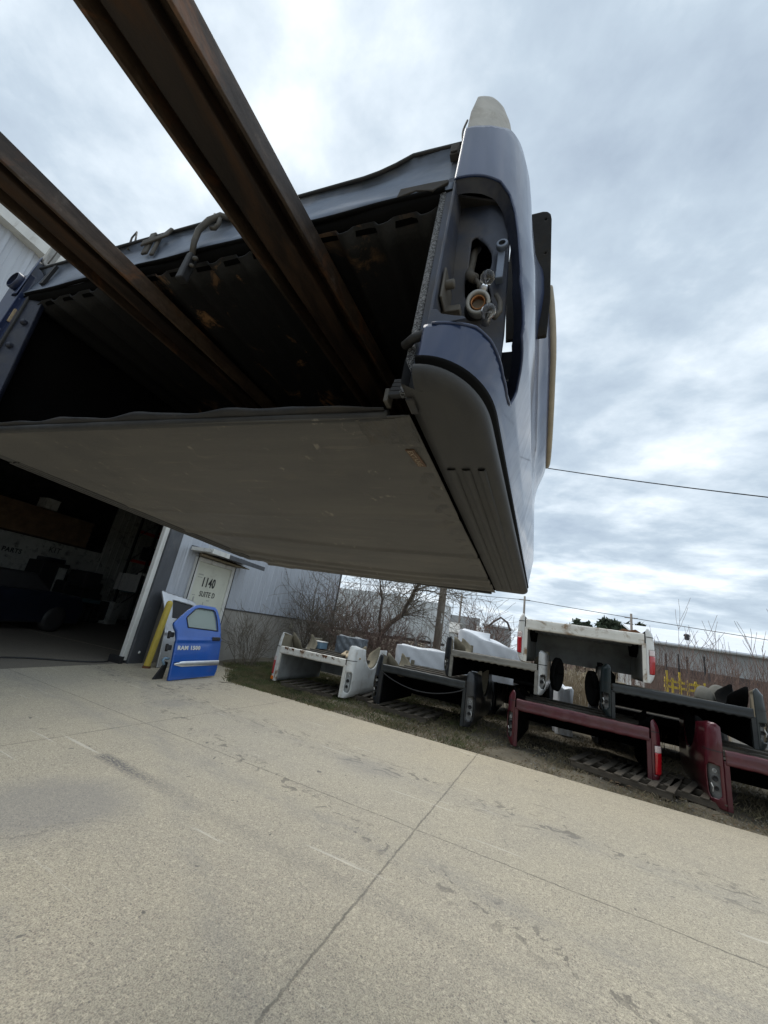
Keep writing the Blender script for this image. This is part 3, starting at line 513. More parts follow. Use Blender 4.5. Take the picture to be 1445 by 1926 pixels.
# ================================================================== MAIN TRUCK BED, upside down on the forks
BT = Vector((-1.012694, .477775, 1.909432)); a_, b_, c_ = 0.06619820, -0.03155233, 0.01071054
MR = (Matrix.Rotation(a_, 4, 'Z') @ Matrix.Rotation(b_, 4, 'X') @ Matrix.Rotation(c_, 4, 'Y')); MR.translation = BT
main = thing('truck_bed', 'dark blue pickup truck bed held upside down high on forklift forks', 'truck bed'); main.matrix_world = MR
ZT = [-.03, .0, .05, .1, .2, .3, .4, .52, .65, .72, .79, .86, .92]
XR = [.880, .885, .91, .930, .955, .962, .957, .945, .935, .928, .915, .895, .87]; XS = [.880, .885, .91, .930, .955, .962, .960, .957, .955, .952, .945, .935, .92]
ZO = [-.03, 0, .1, .3, .9]; OO = [.083, .083, .055, .035, .02]; RY = .17; SC = .21
def sstep(a, b, x): t = np.clip((x-a)/(b-a), 0, 1); return t*t*(3-2*t)
def PS(s, z):
    s = np.asarray(s, float); z = np.asarray(z, float); y0 = -.05+.03*np.clip(z, 0, .9)/.7; t = np.clip(s/SC, 0, 1)*np.pi/2
    y = np.where(s <= SC, y0+RY*(1-np.cos(t)), y0+RY+(s-SC)); ww = sstep(.1, .5, y); xo = np.interp(z, ZT, XR)*(1-ww)+np.interp(z, ZT, XS)*ww
    x = np.where(s <= SC, .79+(xo-.79)*np.sin(t), xo); x = x+np.interp(z, ZO, OO)*np.clip((y-.1)/1.8, 0, 1.2)
    d = np.abs(np.hypot(y-.95, z-.85)-.45); x = x+.045*np.exp(-(d/.09)**2)*sstep(.3, .6, y)*(1-sstep(1.3, 1.6, y)); return np.stack([x, y, z], -1)
def mir(P):
    P = np.array(P, float); P[..., 0] = -(P[..., 0]+.09-.09*np.clip(P[..., 2]/.5, 0, 1)); return P
hole = [(-.1, .513), (.004, .513), (.054, .522), (.084, .523), (.105, .498), (.117, .455), (.125, .382), (.136, .277), (.172, .177), (.226, .142), (.253, .115), (.252, .083), (.21, .076), (.17, .08), (.139, .094), (.112, .108), (.082, .116), (.057, .111), (.013, .104), (-.1, .10)]
arc = [(.95+.45*math.cos(t)+.06, .85+.45*math.sin(t)) for t in np.linspace(0, -math.pi, 24)]
outer = [(-.0, .012), (2.0, .012), (2.0, .80)]+[(1.46, .80)]+[q for q in arc if q[1] < .82]+[(.55, .83), (.30, .80), (.14, .765), (.107, .753), (.074, .721), (.039, .705), (.0, .70)]
sv = np.concatenate([np.arange(0, .30, .005), np.arange(.30, 2.03, .02)]); zv = np.arange(.0, .86, .006)
for side in (1, -1):
    F = PS if side == 1 else (lambda s, z: mir(PS(s, z)))
    p = uv_panel('side_panel', F, sv, zv, outer, [hole], ['blue', 'blue_in'], main, .002, flip=side < 0)
    # light recess lip: returns inward along the lens opening
    hp = []
    for (qa, qb) in zip(hole[1:-2], hole[2:-1]):
        for t_ in np.linspace(0, 1, 6)[:-1]: hp.append((lerp(qa[0], qb[0], t_), lerp(qa[1], qb[1], t_)))
    hp.append(hole[-2]); P = np.zeros((len(hp), 2, 3))
    for i, q in enumerate(hp):
        e = F(np.array(q[0]), np.array(q[1])); P[i, 0] = e; tl = sstep(.3, .5, q[1]); P[i, 1] = e+np.array([-.022*side*(0.3+3.2*q[0]), .022, -.016*tl])
    mb = MB(); mb.grid(P); mb.build('light_opening_lip', 'blue_post', p)  # same blue paint made darker here, standing in for shade on the lip
    mb = MB(); mb.tube([P[i, 0] for i in range(len(hp))], .0032, 6); mb.build('opening_edge', 'blue', p)
    lip = [F(np.array(q[0]), np.array(min(q[1], .82)))+np.array([.004*side, 0, 0]) for q in arc if q[1] < .84]
    mb = MB(); mb.tube(lip, .013, 8); mb.build('wheel_arch_trim', 'tan_trim', main)
    # bare-metal tip of the rear corner above the paint
    ptip = [(.004, .69), (.105, .735), (.109, .755), (.108, .815), (.097, .855), (.078, .855), (.061, .854), (.04, .845), (.018, .838), (.006, .775)]
    o = uv_panel('bare_metal_corner', lambda s, z: F(s, z)+np.array([-.001*side, .004, 0]), np.arange(0, .13, .0065), np.arange(.66, .875, .0065), ptip, [], 'primer', main, .006, flip=side < 0)
    mb = MB(); mb.tube([F(np.array(.0), np.array(z)) + np.array([-.004*side*math.sin((z-.70)/.07*math.pi)-.008*side, .02, 0]) for z in np.linspace(.69, .78, 8)], .0025, 6); mb.build('loop_wire', 'wire_grey', o)
    # plastic rail cap
    ss = np.concatenate([np.linspace(0, SC, 18), np.linspace(SC+.04, 1.95, 40)]); prof = [(.002, .030), (.010, .026), (.010, .019), (.004, .015), (.004, .011), (.012, .006), (.012, -.002), (.008, -.0095), (.0, -.0155), (-.010, -.019), (-.02, -.020), (-.024, -.0201)]
    P = np.zeros((len(ss), len(prof)+5, 3))
    for i, s in enumerate(ss):
        b = PS(np.array(s), np.array(0.0)); e1 = PS(np.array(s+.004), np.array(0.)); e0 = PS(np.array(max(s-.004, 0)), np.array(0.)); tn = (e1-e0)/np.linalg.norm(e1-e0); nm = np.array([tn[1], -tn[0], 0])
        xs_ = .77+.017*max(b[1], 0)
        for j, (off, z) in enumerate(prof):
            q = PS(np.array(s), np.array(max(z, 0.)))+nm*off; q[2] = z; P[i, j] = q
        inn = np.array([xs_, b[1], -.020])
        for j, t in enumerate((.12, .4, .7, 1.0)): P[i, len(prof)+j] = lerp(P[i, len(prof)-1], inn, t)
        P[i, len(prof)+4] = inn+np.array([0, 0, .05])
    if side < 0: P = mir(P)
    mb = MB(); mb.grid(P); rc = mb.build('rail_cap', ['black_plastic', 'black_inside'], main)
    for k_, pg in enumerate(rc.data.polygons):
        if k_ % (P.shape[1]-1) < 4: pg.material_index = 1
    for k, (xr0, wr) in enumerate(((.800, .017), (.832, .016), (.864, .014))):
        P = np.zeros((40, 5, 3))
        for i, y in enumerate(np.linspace(.255, 1.78, 40)):
            xo = float(PS(np.array(y+.09), np.array(0.))[0]); xsn = .77+.017*y; tt = (xr0-.774)/(.885-.774); xx = lerp(xsn, xo, tt)
            h = .006*min(1, (y-.25)/.006, (1.785-y)/.02)
            for j, (dx, dz) in enumerate(((-wr*.62, 0), (-wr*.5, -h), (0, -h*1.1), (wr*.5, -h), (wr*.62, 0))): P[i, j] = (xx+dx, y, -.0195+dz)
        if side < 0: P = mir(P)
        mb = MB(); mb.grid(P); mb.build('rib', 'black_plastic', rc)
    # bed inner side wall, end post, speckled seal, recess
    X = lambda x: x if side > 0 else -(x)
    mb = MB(); P = np.zeros((24, 12, 3))
    for i, y in enumerate(np.linspace(.0, 1.93, 24)):
        for j, z in enumerate(np.linspace(-.01, .51, 12)):
            d = math.hypot(y-.95, z-.85); P[i, j] = (X(.775+.004*math.sin(z*30)-max(0, .03*(z-.2))), y, z)
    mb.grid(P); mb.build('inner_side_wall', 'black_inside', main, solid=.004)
    mb = MB(); mb.hexa([(X(.768), -.006, .02), (X(.788), -.006, .02), (X(.788), .0, .02), (X(.768), .0, .02), (X(.768), -.006, .56), (X(.790), -.006, .56), (X(.790), .0, .56), (X(.768), .0, .56)])
    mb.hexa([(X(.788), -.03, .09), (X(.794), -.03, .09), (X(.794), .07, .09), (X(.788), .07, .09), (X(.788), -.022, .53), (X(.794), -.022, .53), (X(.794), .07, .53), (X(.788), .07, .53)]); mb.build('tailgate_post', 'blue_in' if side > 0 else 'deepblue', main, bevel=.002)
    if side < 0:
        mb = MB(); mb.hexa([(-.775, -.004, -.01), (-.665, .035, -.01), (-.675, .05, -.01), (-.775, .02, -.01), (-.775, -.004, .53), (-.705, .012, .53), (-.71, .03, .53), (-.775, .02, .53)])
        for z, x in ((.40, -.72), (.30, -.725), (.12, -.71)): mb.lathe([(.011, .004), (.011, -.008), (.0, -.012)], (x, .006+.01*(.5-z), z), (0, 1, 0), 10)
        mb.build('corner_post', 'blue_post', main, bevel=.004)
        mb = MB(); mb.box(-.788, -.78, -.012, -.006, .40, .455); mb.build('paper_tag', 'plank', main)
        mb = MB()
        for z in (.36, .43, .50): mb.lathe([(.013, 0), (.013, -.012), (.0, -.016)], (-.80, -.006, z), (0, 1, 0), 10)
        mb.lathe([(.03, -.03), (.034, -.03), (.034, -.01), (.022, -.01)], (-.845, -.01, .58), (0, 1, 0), 14)
        mb.box(-.90, -.80, -.02, .0, .05, .62); mb.build('light_bracket', 'deepblue', main, bevel=.006)
    mb = MB(); mb.hexa([(X(.751), -.007, -.005), (X(.7675), -.007, -.005), (X(.7675), .012, -.005), (X(.751), .012, -.005), (X(.756), -.007, .525), (X(.770), -.007, .525), (X(.770), .012, .525), (X(.756), .012, .525)]); mb.build('edge_seal', 'seal' if side > 0 else 'black_rubber', main, bevel=.003)
# light recess on the right corner: plate with keyhole, sockets, bulbs, wiring
key = [(.826, .425), (.834, .432), (.846, .42), (.862, .402), (.871, .385), (.873, .365), (.868, .335), (.872, .305), (.878, .285), (.872, .262), (.85, .255), (.833, .268), (.823, .29), (.820, .32), (.825, .36)]
rec = uv_panel('light_recess', lambda x, z: np.stack([x, .06+.02*np.sin(z*9)+.012*np.clip((x-.86)/.04, 0, 1), z], -1), np.arange(.79, .915, .0045), np.arange(.02, .56, .006), [(.792, .03), (.905, .05), (.909, .20), (.904, .46), (.89, .53), (.792, .54)], [key], ['blue_in', 'grime'], main, .004)
mb = MB(); mb.box(.772, .878, .25, .255, .02, .80); mb.box(.772, .778, .06, .249, .505, .70); mb.box(.78, .868, .045, .249, .62, .626); mb.build('added_light_block', 'black_inside', main)  # added black plates that block sky light, so the keyhole stays dark
mb = MB(); mb.hexa([(.775, .0, .512), (.905, .045, .508), (.90, .16, .56), (.775, .16, .56), (.775, .0, .519), (.905, .045, .515), (.90, .16, .568), (.775, .16, .568)]); mb.build('recess_roof', 'grime', main)
mb = MB(); mb.hexa([(.84, .30, .10), (.905, .30, .10), (.905, .305, .10), (.84, .305, .10), (.84, .30, .345), (.94, .30, .345), (.94, .305, .345), (.84, .305, .345)]); mb.lathe([(.0, -.012), (.009, -.01), (.009, 0)], (.905, .30, .24), (0, 1, 0), 10); mb.build('brace_plate', 'blue_in', main, bevel=.002)
mb = MB(); mb.box(.885, .90, .045, .062, .30, .392); mb.lathe([(.007, -.012), (.012, -.012), (.012, .0), (.0, .0)], (.893, .046, .382), (0, 1, 0), 14); mb.build('screw_boss', 'sillblue', rec, bevel=.002)
mb = MB(); mb.tube([(.832, .09, .455), (.829, .075, .42), (.828, .07, .37), (.829, .06, .34)], .008, 10); mb.tube([(.829, .062, .345), (.832, .055, .328), (.839, .05, .316), (.846, .05, .311)], .010, 10); mb.tube([(.843, .05, .312), (.853, .052, .30), (.856, .055, .285)], .005, 8); mb.tube([(.890, .058, .268), (.899, .056, .245), (.901, .054, .22), (.892, .05, .200)], .005, 8); mb.build('wiring_loom', 'wire_grey', rec)
def bulb_set(cx, cy, cz, bx, by, bz, ring=True):
    ax = Vector((.10, -1, -.45)).normalized()
    if ring:
        mb = MB(); mb.lathe([(.021, -.03), (.024, -.002), (.0235, .004), (.018, .006), (.0165, .002), (.015, -.018), (.0, -.018)], (cx, cy, cz), ax, 26); so_ = mb.build('lamp_socket', 'socket_grey', rec)
        mb = MB(); mb.lathe([(.0145, -.016), (.0145, .002), (.012, .003), (.012, -.014)], (cx, cy, cz), ax, 18); mb.build('contact', 'copper', so_)
        mb = MB(); mb.lathe([(.026, -.045), (.029, -.028), (.023, -.022)], (cx, cy, cz), ax, 20); mb.build('socket_base', 'black_rubber', so_)
    ab = Vector((.35, -.55, .75)).normalized() if ring else Vector((.25, -.9, -.1)).normalized(); c = Vector((bx, by, bz))
    mb = MB(); mb.lathe([(.0, .0142), (.007, .0128), (.0118, .0078), (.0142, .0), (.0125, -.007), (.0085, -.012), (.0065, -.017)], c, ab, 20); b = mb.build('bulb', 'glass', rec)
    mb = MB(); mb.lathe([(.0072, -.015), (.0085, -.018), (.0085, -.032), (.004, -.034)], c, ab, 16); mb.tube([c-ab*.012, c-ab*.002+Vector((.004, 0, 0)), c-ab*.001-Vector((.004, 0, 0)), c-ab*.012], .0008, 4); mb.build('bulb_cap', 'steel', b)
bulb_set(.858, .045, .240, .8735, .03, .285)
bulb_set(.87, .05, .19, .884, .026, .193, False)
mb = MB(); mb.box(.795, .83, .02, .04, .20, .215); mb.box(.797, .802, -.015, .05, .20, .275); mb.lathe([(.009, -.004), (.009, .012), (.0, .014)], (.806, .0, .245), (1, 0, 0), 12); mb.build('latch_striker', 'wire_grey', main, bevel=.002)
mb = MB(); mb.prism([(.793, .105), (.86, .112), (.855, .118), (.838, .122), (.815, .130), (.806, .142), (.794, .143)], 1, -.04, -.036); mb.build('mount_tab', 'blue_in', main, bevel=.001)
mb = MB(); mb.tube([(.745, -.008, .098), (.765, -.022, .098), (.80, -.03, .102)], .009, 8); mb.build('strap', 'black_rubber', main)
# mud flap at the wheel well
fp = [(.872, .527), (.99, .53), (.995, .69), (.985, 1.06), (.981, 1.085), (.970, 1.10), (.955, 1.105), (.86, 1.10), (.852, .80)]
hol = lambda x, z: [(x+.005*math.cos(t), z+.005*math.sin(t)) for t in np.linspace(0, 2*math.pi, 8, endpoint=False)]
uv_panel('mud_flap', lambda x, z: np.stack([x, .45+.02*np.sin((z-.5)*4), z], -1), np.arange(.845, 1.0, .0045), np.arange(.52, 1.112, .0065), fp, [hol(.966, 1.065), hol(.972, .905)], 'dark_flap', main, .008)
# floor, front wall, rear sill
P = np.zeros((121, 30, 3))
for i, x in enumerate(np.linspace(-.775, .775, 121)):
    for j, y in enumerate(np.linspace(.01, 1.93, 30)):
        ph = (x/.103) % 1.; tz = float(np.clip(min(ph, 1-ph)*8-.9, 0, 1)); P[i, j] = (x, y, .484+.016*tz)
mb = MB(); mb.grid(P); bfl = mb.build('bed_floor', 'liner', main, solid=-.004)
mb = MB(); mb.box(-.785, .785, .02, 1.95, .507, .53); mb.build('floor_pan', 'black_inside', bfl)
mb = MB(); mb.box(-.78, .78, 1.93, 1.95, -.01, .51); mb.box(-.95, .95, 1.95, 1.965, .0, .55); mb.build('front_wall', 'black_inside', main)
top = [(-.79, .655), (.30, .645), (.56, .643), (.61, .652), (.67, .678), (.79, .668)]
mb = MB(); xs_ = np.linspace(-.79, .79, 60); P = np.zeros((60, 8, 3))
for i, x in enumerate(xs_):
    zt = float(np.interp(x, [q[0] for q in top], [q[1] for q in top]))+.003*math.sin(x*19)*math.sin(x*7); r = [(0.03, .497), (-.002, .505), (-.006, .520), (-.012, .530), (-.008, .548), (.0, .60), (.006, zt-.012), (-.008, zt)]
    for j, (y, z) in enumerate(r): P[i, j] = (x, y+.003*math.sin(x*13+j), z)
mb.grid(P); sl = mb.build('tailgate_sill', ['sillblue', 'black_inside'], main, solid=-.004)
for pg in sl.data.polygons:
    if pg.center[2] < .519: pg.material_index = 1
mb = MB(); mb.tube([(x, -.009, .522+.002*math.sin(x*23)) for x in np.linspace(-.775, .765, 40)], .006, 8); mb.build('liner_edge', 'black_inside', sl)
mb = MB(); mb.tube([(x, -.008, float(np.interp(x, [q[0] for q in top], [q[1] for q in top]))) for x in np.linspace(-.79, .79, 40)], .005, 6); mb.build('folded_lip', 'black_rubber', sl)
mb = MB(); mb.prism([(-.72, .56), (-.70, .56), (-.675, .64), (-.69, .64)], 1, -.013, -.003); mb.build('sill_slot', 'ink', sl)
mb = MB(); mb.box(.763, .783, -.016, .0, .625, .662); mb.box(.765, .781, -.02, -.0165, .628, .643); mb.build('bump_stop', 'grime', main, bevel=.006)
mb = MB(); mb.prism([(.655, .522), (.70, .53), (.74, .515), (.772, .53), (.772, .54), (.73, .545), (.66, .55)], 1, -.016, -.008); mb.build('torn_edge', 'grime', main, bevel=.002)
mb = MB(); mb.box(-.20, -.175, -.016, -.008, .57, .66); mb.box(-.155, -.14, -.016, -.008, .555, .64); mb.prism([(-.21, .60), (-.10, .615), (-.085, .64), (-.10, .65), (-.125, .628), (-.21, .625)], 1, -.022, -.016); mb.build('latch_bracket', 'wire_grey', main, bevel=.003)
mb = MB(); mb.tube([(-.315, 0, .64), (-.318, -.004, .69), (-.305, -.005, .712), (-.30, 0, .68), (-.295, 0, .645)], .003, 6); mb.tube([(.055, -.002, .648), (.05, -.004, .67), (.045, -.004, .685)], .004, 6); mb.build('loose_wire', 'wire_grey', main)
mb = MB(); mb.tube([(.13, .01, .65), (.10, -.02, .638), (.078, -.03, .61), (.06, -.034, .57), (.057, -.03, .53), (.057, -.02, .49)], [.008, .0085, .009, .0085, .008, .008], 10); mb.tube([(.10, -.018, .63), (.108, -.02, .60), (.10, -.02, .585), (.085, -.02, .59)], .006, 8); hc = mb.build('hanging_cable', 'wire_grey', main)
mb = MB(); mb.hexa([(.042, -.03, .40), (.068, -.03, .40), (.068, -.005, .40), (.042, -.005, .40), (.047, -.03, .492), (.066, -.03, .492), (.066, -.005, .492), (.047, -.005, .492)]); mb.build('connector', 'black_rubber', hc, bevel=.004)
mb = MB(); mb.tube([(.07, -.02, .475), (.082, -.02, .472)], .006, 8); mb.tube([(.07, -.02, .45), (.08, -.02, .445)], .005, 8); mb.build('terminal', 'wire_grey', hc)
# folding vinyl cover over the box (faces down)
def cov_z(x, y):
    u = np.clip((x+.86)/1.63, 0, 1); v = np.clip(y/1.9, 0, 1)
    z = -.024-.022*np.sin(np.pi*u)*np.sin(np.pi*v)**.7
    for yy, am, wd in ((.62, .004, .016), (1.02, .012, .016), (1.45, .017, .016), (1.62, .017, .014), (1.80, .014, .012)):
        z = z-am*np.exp(-((y-yy-.04*np.sin(x*2.3+yy*5)-.10*np.clip(-x-.3, 0, 1))/wd)**2)
    return z-.0022*np.sin(7*x+3*y)*np.sin(5*y-2*x)-.006*np.exp(-((x+.70-.05*np.sin(y*4))/.05)**2)*sstep(.2, .6, y)
ys = np.concatenate([np.linspace(.03, .10, 5), np.linspace(.12, 1.90, 150)]); P = np.zeros((110, len(ys), 3))
for i, u in enumerate(np.linspace(0, 1, 110)):
    x0 = -.865; x1 = .764+.017*ys; xx = lerp(x0, x1, u); P[i, :, 0] = xx; P[i, :, 1] = ys; P[i, :, 2] = cov_z(xx, ys)
mb = MB(); mb.grid(P); cv = mb.build('bed_cover', 'cover', main, solid=-.003); cv['label'] = 'dusty black vinyl bed cover with wrinkles and a small tag'
P = np.zeros((90, 9, 3))
for i, y in enumerate(np.linspace(.13, 1.88, 90)):
    for j, q in enumerate(np.linspace(0, 1, 9)):
        x = .700+.012*math.sin(y*9)*.3+q*(.060+.017*y); P[i, j] = (x, y, float(cov_z(np.array(x), np.array(y)))-.003*math.sin(q*math.pi)**.4-.0012*math.sin(y*95)*(q > .5)-.0008*math.sin(y*61+q*5))
mb = MB(); mb.grid(P); mb.build('cover_hem', 'hem', cv)
P = np.zeros((20, 8, 3))
for i, y in enumerate(np.linspace(.032, .125, 20)):
    for j, q in enumerate(np.linspace(0, 1, 8)):
        x = .655+q*.108; P[i, j] = (x, y, float(cov_z(np.array(x), np.array(y)))-.0045-.003*math.sin(q*14+y*60)*math.sin(y*70-q*6))
mb = MB(); mb.grid(P); mb.build('corner_flap', 'hem', cv)
zt = float(cov_z(np.array(.735), np.array(.19)))-.0065; mb = MB(); mb.hexa([(.723, .150, zt), (.742, .150, zt), (.752, .225, zt), (.733, .225, zt), (.723, .150, zt+.003), (.742, .150, zt+.003), (.752, .225, zt+.003), (.733, .225, zt+.003)]); tg = mb.build('cover_tag', 'tag_brown', cv)
text_mesh('tag_text', 'EXTANG', .0165, 'tag_text', tg, Matrix.Translation((.7265, .152, zt-.0006)) @ Matrix.Rotation(R_(82.5), 4, 'Z') @ Matrix.Diagonal((1, -1, -1, 1)), .0003, 0, 1.0)
mb = MB(); mb.tube([(x, .034+.004*math.sin(x*3), -.022+.003*math.sin(x*4)) for x in np.linspace(-.87, .72, 30)], .011, 10); mb.build('cover_bar', 'black_plastic', cv)
mb = MB(); P = np.zeros((70, 6, 3))
for i, x in enumerate(np.linspace(-.87, .715, 70)):
    h = (.013+.004*math.sin(x*2.2+1.2)+.003*math.sin(x*17)+.002*math.sin(x*41))*(1-.75*sstep(.5, .72, x))
    for j, q in enumerate(np.linspace(0, 1, 6)): P[i, j] = (x, .028-.012*math.sin(q*2.5)-.006*math.sin(x*23)*q, -.018+h*q)
mb.grid(P); mb.build('cover_flap', 'black_rubber', cv, solid=.003)
mb = MB(); mb.box(.718, .727, .005, .03, -.012, .016); mb.build('cover_clamp', 'wire_grey', cv, bevel=.002)
mb = MB()
for k in range(4): mb.box(.728, .768, .0+.004*k, .012+.004*k, -.004+.012*k, .005+.012*k)
mb.box(.768, .782, -.012, .03, -.026, .03); mb.build('cover_hinge', 'black_rubber', cv, bevel=.002)
mb = MB(); mb.box(-.80, .775, 1.885, 1.915, -.035, .0); mb.build('cover_front_rail', 'black_plastic', cv, bevel=.004)
# ---- forks with sleeves (they run back past the viewer to the lift truck)
def fork(x0, x1, slope, label):
    t = thing('forklift_fork', label, 'forklift fork', group='long rusty forks carrying the truck bed'); t.matrix_world = MR; W = x1-x0; zb, zt_ = .418, .474
    def pr(poly):
        m2 = MB(); n = len(poly); ya, yb = -2.6, 1.45; vs = [(x0+q[0]+slope*(ya+.45), ya, q[1]) for q in poly]+[(x0+q[0]+slope*(yb+.45), yb, q[1]) for q in poly]
        return m2.add(vs, [tuple(range(n-1, -1, -1)), tuple(range(n, 2*n))]+[(i, (i+1) % n, n+(i+1) % n, n+i) for i in range(n)])
    pr([(0, zb), (0, zt_), (W, zt_), (W, zb), (W-.009, zb), (W-.009, zt_-.009), (.009, zt_-.009), (.009, zb)]).build('fork_sleeve', 'fork', t, bevel=.002)
    pr([(.034, zb+.010), (W-.048, zb+.010), (W-.048, zt_-.012), (.034, zt_-.012)]).build('fork_blade', 'fork_dark', t, bevel=.005); return t
fork(.278, .436, .058, 'rusty steel fork nearest the right fender under the bed floor, wider in view')
fork(-.287, -.152, .040, 'rusty steel fork at the left, nearer the building, under the bed floor')
# ================================================================== ROW OF UPTURNED TRUCK BEDS
def row_bed(label, loc, rz, W=2.0, L=1.93, zf=.62, vt=.95, cl='white_paint', cr=None, sill='white_paint', inl='tan_inside', floor='dark_tub', tub='dark_tub', lens=('red', 'hole'), wavy=False, sh=.11, cavity=.17, liner='black_inside', tilt=(0, 0), rimrust=False, flare=.02, archr=.43, front=True, fz=.06):
    t = thing('truck_bed', label, 'truck bed', loc, R_(rz), 'old truck beds stored upside down in the row'); t.rotation_euler = (R_(tilt[0]), R_(tilt[1]), R_(rz)); cr = cr or cl
    hw = W/2; xi = hw-cavity; rx = cavity-.02; ry = .11; sc = .19; yc = 1.0; zc = vt-.04
    def G(s, z):
        s = np.asarray(s, float); z = np.asarray(z, float); tt = np.clip(s/sc, 0, 1)*np.pi/2
        xo = np.interp(z, [0, .06, .14, .34, .55, .72, vt-.06, vt, vt+.05], [hw-.07, hw-.035, hw-.012, hw, hw-.004, hw-.016, hw-.035, hw-.075, hw-.11]); y0 = .03*np.clip((z-.7)/.25, 0, 1)**2
        x = np.where(s <= sc, xi+.02+(xo-xi-.02)*np.sin(tt), xo); y = np.where(s <= sc, y0+ry*(1-np.cos(tt)), y0+ry+s-sc)
        d = np.abs(np.hypot(y-yc, z-zc)-archr); x = x+flare*np.exp(-(d/.09)**2)*sstep(.3, .55, y); return np.stack([x, y, z], -1)
    arcp = [(yc+archr*math.cos(a)+sc-ry, zc+archr*math.sin(a)) for a in np.linspace(.0, -math.pi, 22)]
    zt2 = vt-.07; outer_ = [(0, 0), (L+sc-ry, 0), (L+sc-ry, zt2)]+[(arcp[0][0], zt2)]+[q for q in arcp if q[1] < zt2]+[(arcp[-1][0], zt2)]+[(.40, vt-.03), (.20, vt), (.05, vt-.005), (.0, vt-.04)]
    lz0, lz1 = .13, min(.50, zf-.06)
    for sd_, col, ln in ((-1, cl, lens[0]), (1, cr, lens[1])):
        F = (lambda s, z: G(s, z)) if sd_ > 0 else (lambda s, z: G(s, z)*np.array([-1, 1, 1]))
        if ln == 'red': a0, a1 = .035, .155; hl = [(a0, lz0), (a1, lz0), (a1+.01, lz1), (a0, lz1)]
        else: a0, a1 = .03, .165; hl = [(a0, lz0+.02), (a0+.03, lz0-.02), (a1-.02, lz0-.03), (a1, lz0+.04), (a1-.01, lz1-.04), (a1-.05, lz1), (a0, lz1-.01)]
        p = uv_panel('side_panel', F, np.concatenate([np.arange(0, .24, .012), np.arange(.24, L+.12, .028)]), np.arange(0, vt+.02, .018), outer_, [hl], [col, inl], t, .012, flip=sd_ < 0)
        rec_ = uv_panel('light_recess', lambda s, z: F(s, z)*np.array([1, 1, 1])+np.array([-.03*sd_*np.minimum(1, 6*0+1), .045, 0]), np.arange(a0-.02, a1+.02, .012), np.arange(lz0-.05, lz1+.03, .02), [(a0-.018, lz0-.045), (a1+.015, lz0-.045), (a1+.015, lz1+.02), (a0-.018, lz1+.02)], [], 'tub_grey' if col == 'white_paint' else ('pocket' if ln != 'dark' else 'black_inside'), p, .006, flip=sd_ < 0)
        if ln == 'red':
            zs = lz1-.09; off = lambda s, z: F(s, z)+np.array([.006*sd_, -.008, 0])+0*np.asarray(s)[..., None]
            l1 = uv_panel('taillight', off, np.arange(a0, a1+.012, .012), np.linspace(lz0, zs, 14), [(a0+.002, lz0+.003), (a1-.002, lz0+.003), (a1+.002, zs), (a0+.002, zs)], [], 'lens_red', t, .03, flip=sd_ < 0)
            uv_panel('reverse_light', off, np.arange(a0, a1+.012, .012), np.linspace(zs, lz1, 7), [(a0+.002, zs+.002), (a1+.002, zs+.002), (a1+.006, lz1-.003), (a0+.002, lz1-.003)], [], 'lens_clear', l1, .03, flip=sd_ < 0)
        else:
            for zz, rr in ((lz0+.09, .028), (lz0+.20, .034), (lz0+.29, .024)):
                c = F(np.array(.085), np.array(zz))+np.array([-.02*sd_, .03, 0]); mb = MB(); mb.lathe([(rr, .0), (rr, -.018), (rr*.72, -.02), (rr*.6, .0), (0, .0)], c, (0.35*-sd_*0+.2*sd_, 1, 0), 16); s_ = mb.build('lamp_hole', 'black_rubber' if rr > .026 else 'socket_grey', rec_)
            mb = MB(); c = F(np.array(.10), np.array(lz0+.04))+np.array([0, .02, 0]); mb.tube([c, c+np.array([.01, -.01, .05]), c+np.array([-.01, 0, .10])], .006, 6); mb.build('loose_wire', 'white_trim', rec_)
        # body line cut between the side and its lower corner, inner wall, post, wheel house
        zb_ = zf+.10
        if zb_ < vt-.1:
            P = np.zeros((18, 3, 3))
            for i, s in enumerate(np.linspace(0, .30, 18)):
                for j, dz in enumerate((-.006, 0, .006)): P[i, j] = F(np.array(s), np.array(zb_+dz))+np.array([.003*sd_, -.003, 0])
            mb = MB(); mb.grid(P); mb.build('panel_seam', 'black_rubber', p)
        X = lambda x: x*sd_
        mb = MB(); P = np.zeros((12, 8, 3))
        for i, y in enumerate(np.linspace(.005, L, 12)):
            for j, z in enumerate(np.linspace(0, zf, 8)): P[i, j] = (X(xi-.006*(j % 2)), y, z)
        mb.grid(P); mb.build('inner_side_wall', tub, t, solid=.006)
        mb = MB(); mb.hexa([tuple(q) for q in ((X(xi-.035), -.012, 0), (X(xi+.018), -.012, 0), (X(xi+.018), .05, 0), (X(xi-.035), .05, 0), (X(xi-.035), -.012, zf), (X(xi+.018), -.012, zf), (X(xi+.018), .05, zf), (X(xi-.035), .05, zf))]); mb.build('tailgate_post', sill if ln != 'dark' else 'black_paint', t, bevel=.006)
        P = np.zeros((20, 4, 3))
        for i, a in enumerate(np.linspace(0.12, -math.pi-.12, 20)):
            for j, x in enumerate(np.linspace(lerp(hw-.05, xi-.10, min(1, abs(math.sin(a))*2.6)**.5 if -math.pi < a < 0 else 0), hw-.012, 4)): P[i, j] = (X(x), yc+(archr-.012)*math.cos(a), zc+(archr-.012)*math.sin(a))
        mb = MB(); mb.grid(P); mb.build('wheel_house', inl if liner == 'same' else liner, t, solid=.006)
        mb = MB(); mb.box(min(X(xi), X(hw-.1)), max(X(xi), X(hw-.1)), L-.05, L-.03, zf*.2, zt2-.05); mb.build('end_gusset', inl, t)
    # floor with ribs, front wall, sill
    P = np.zeros((90, 8, 3))
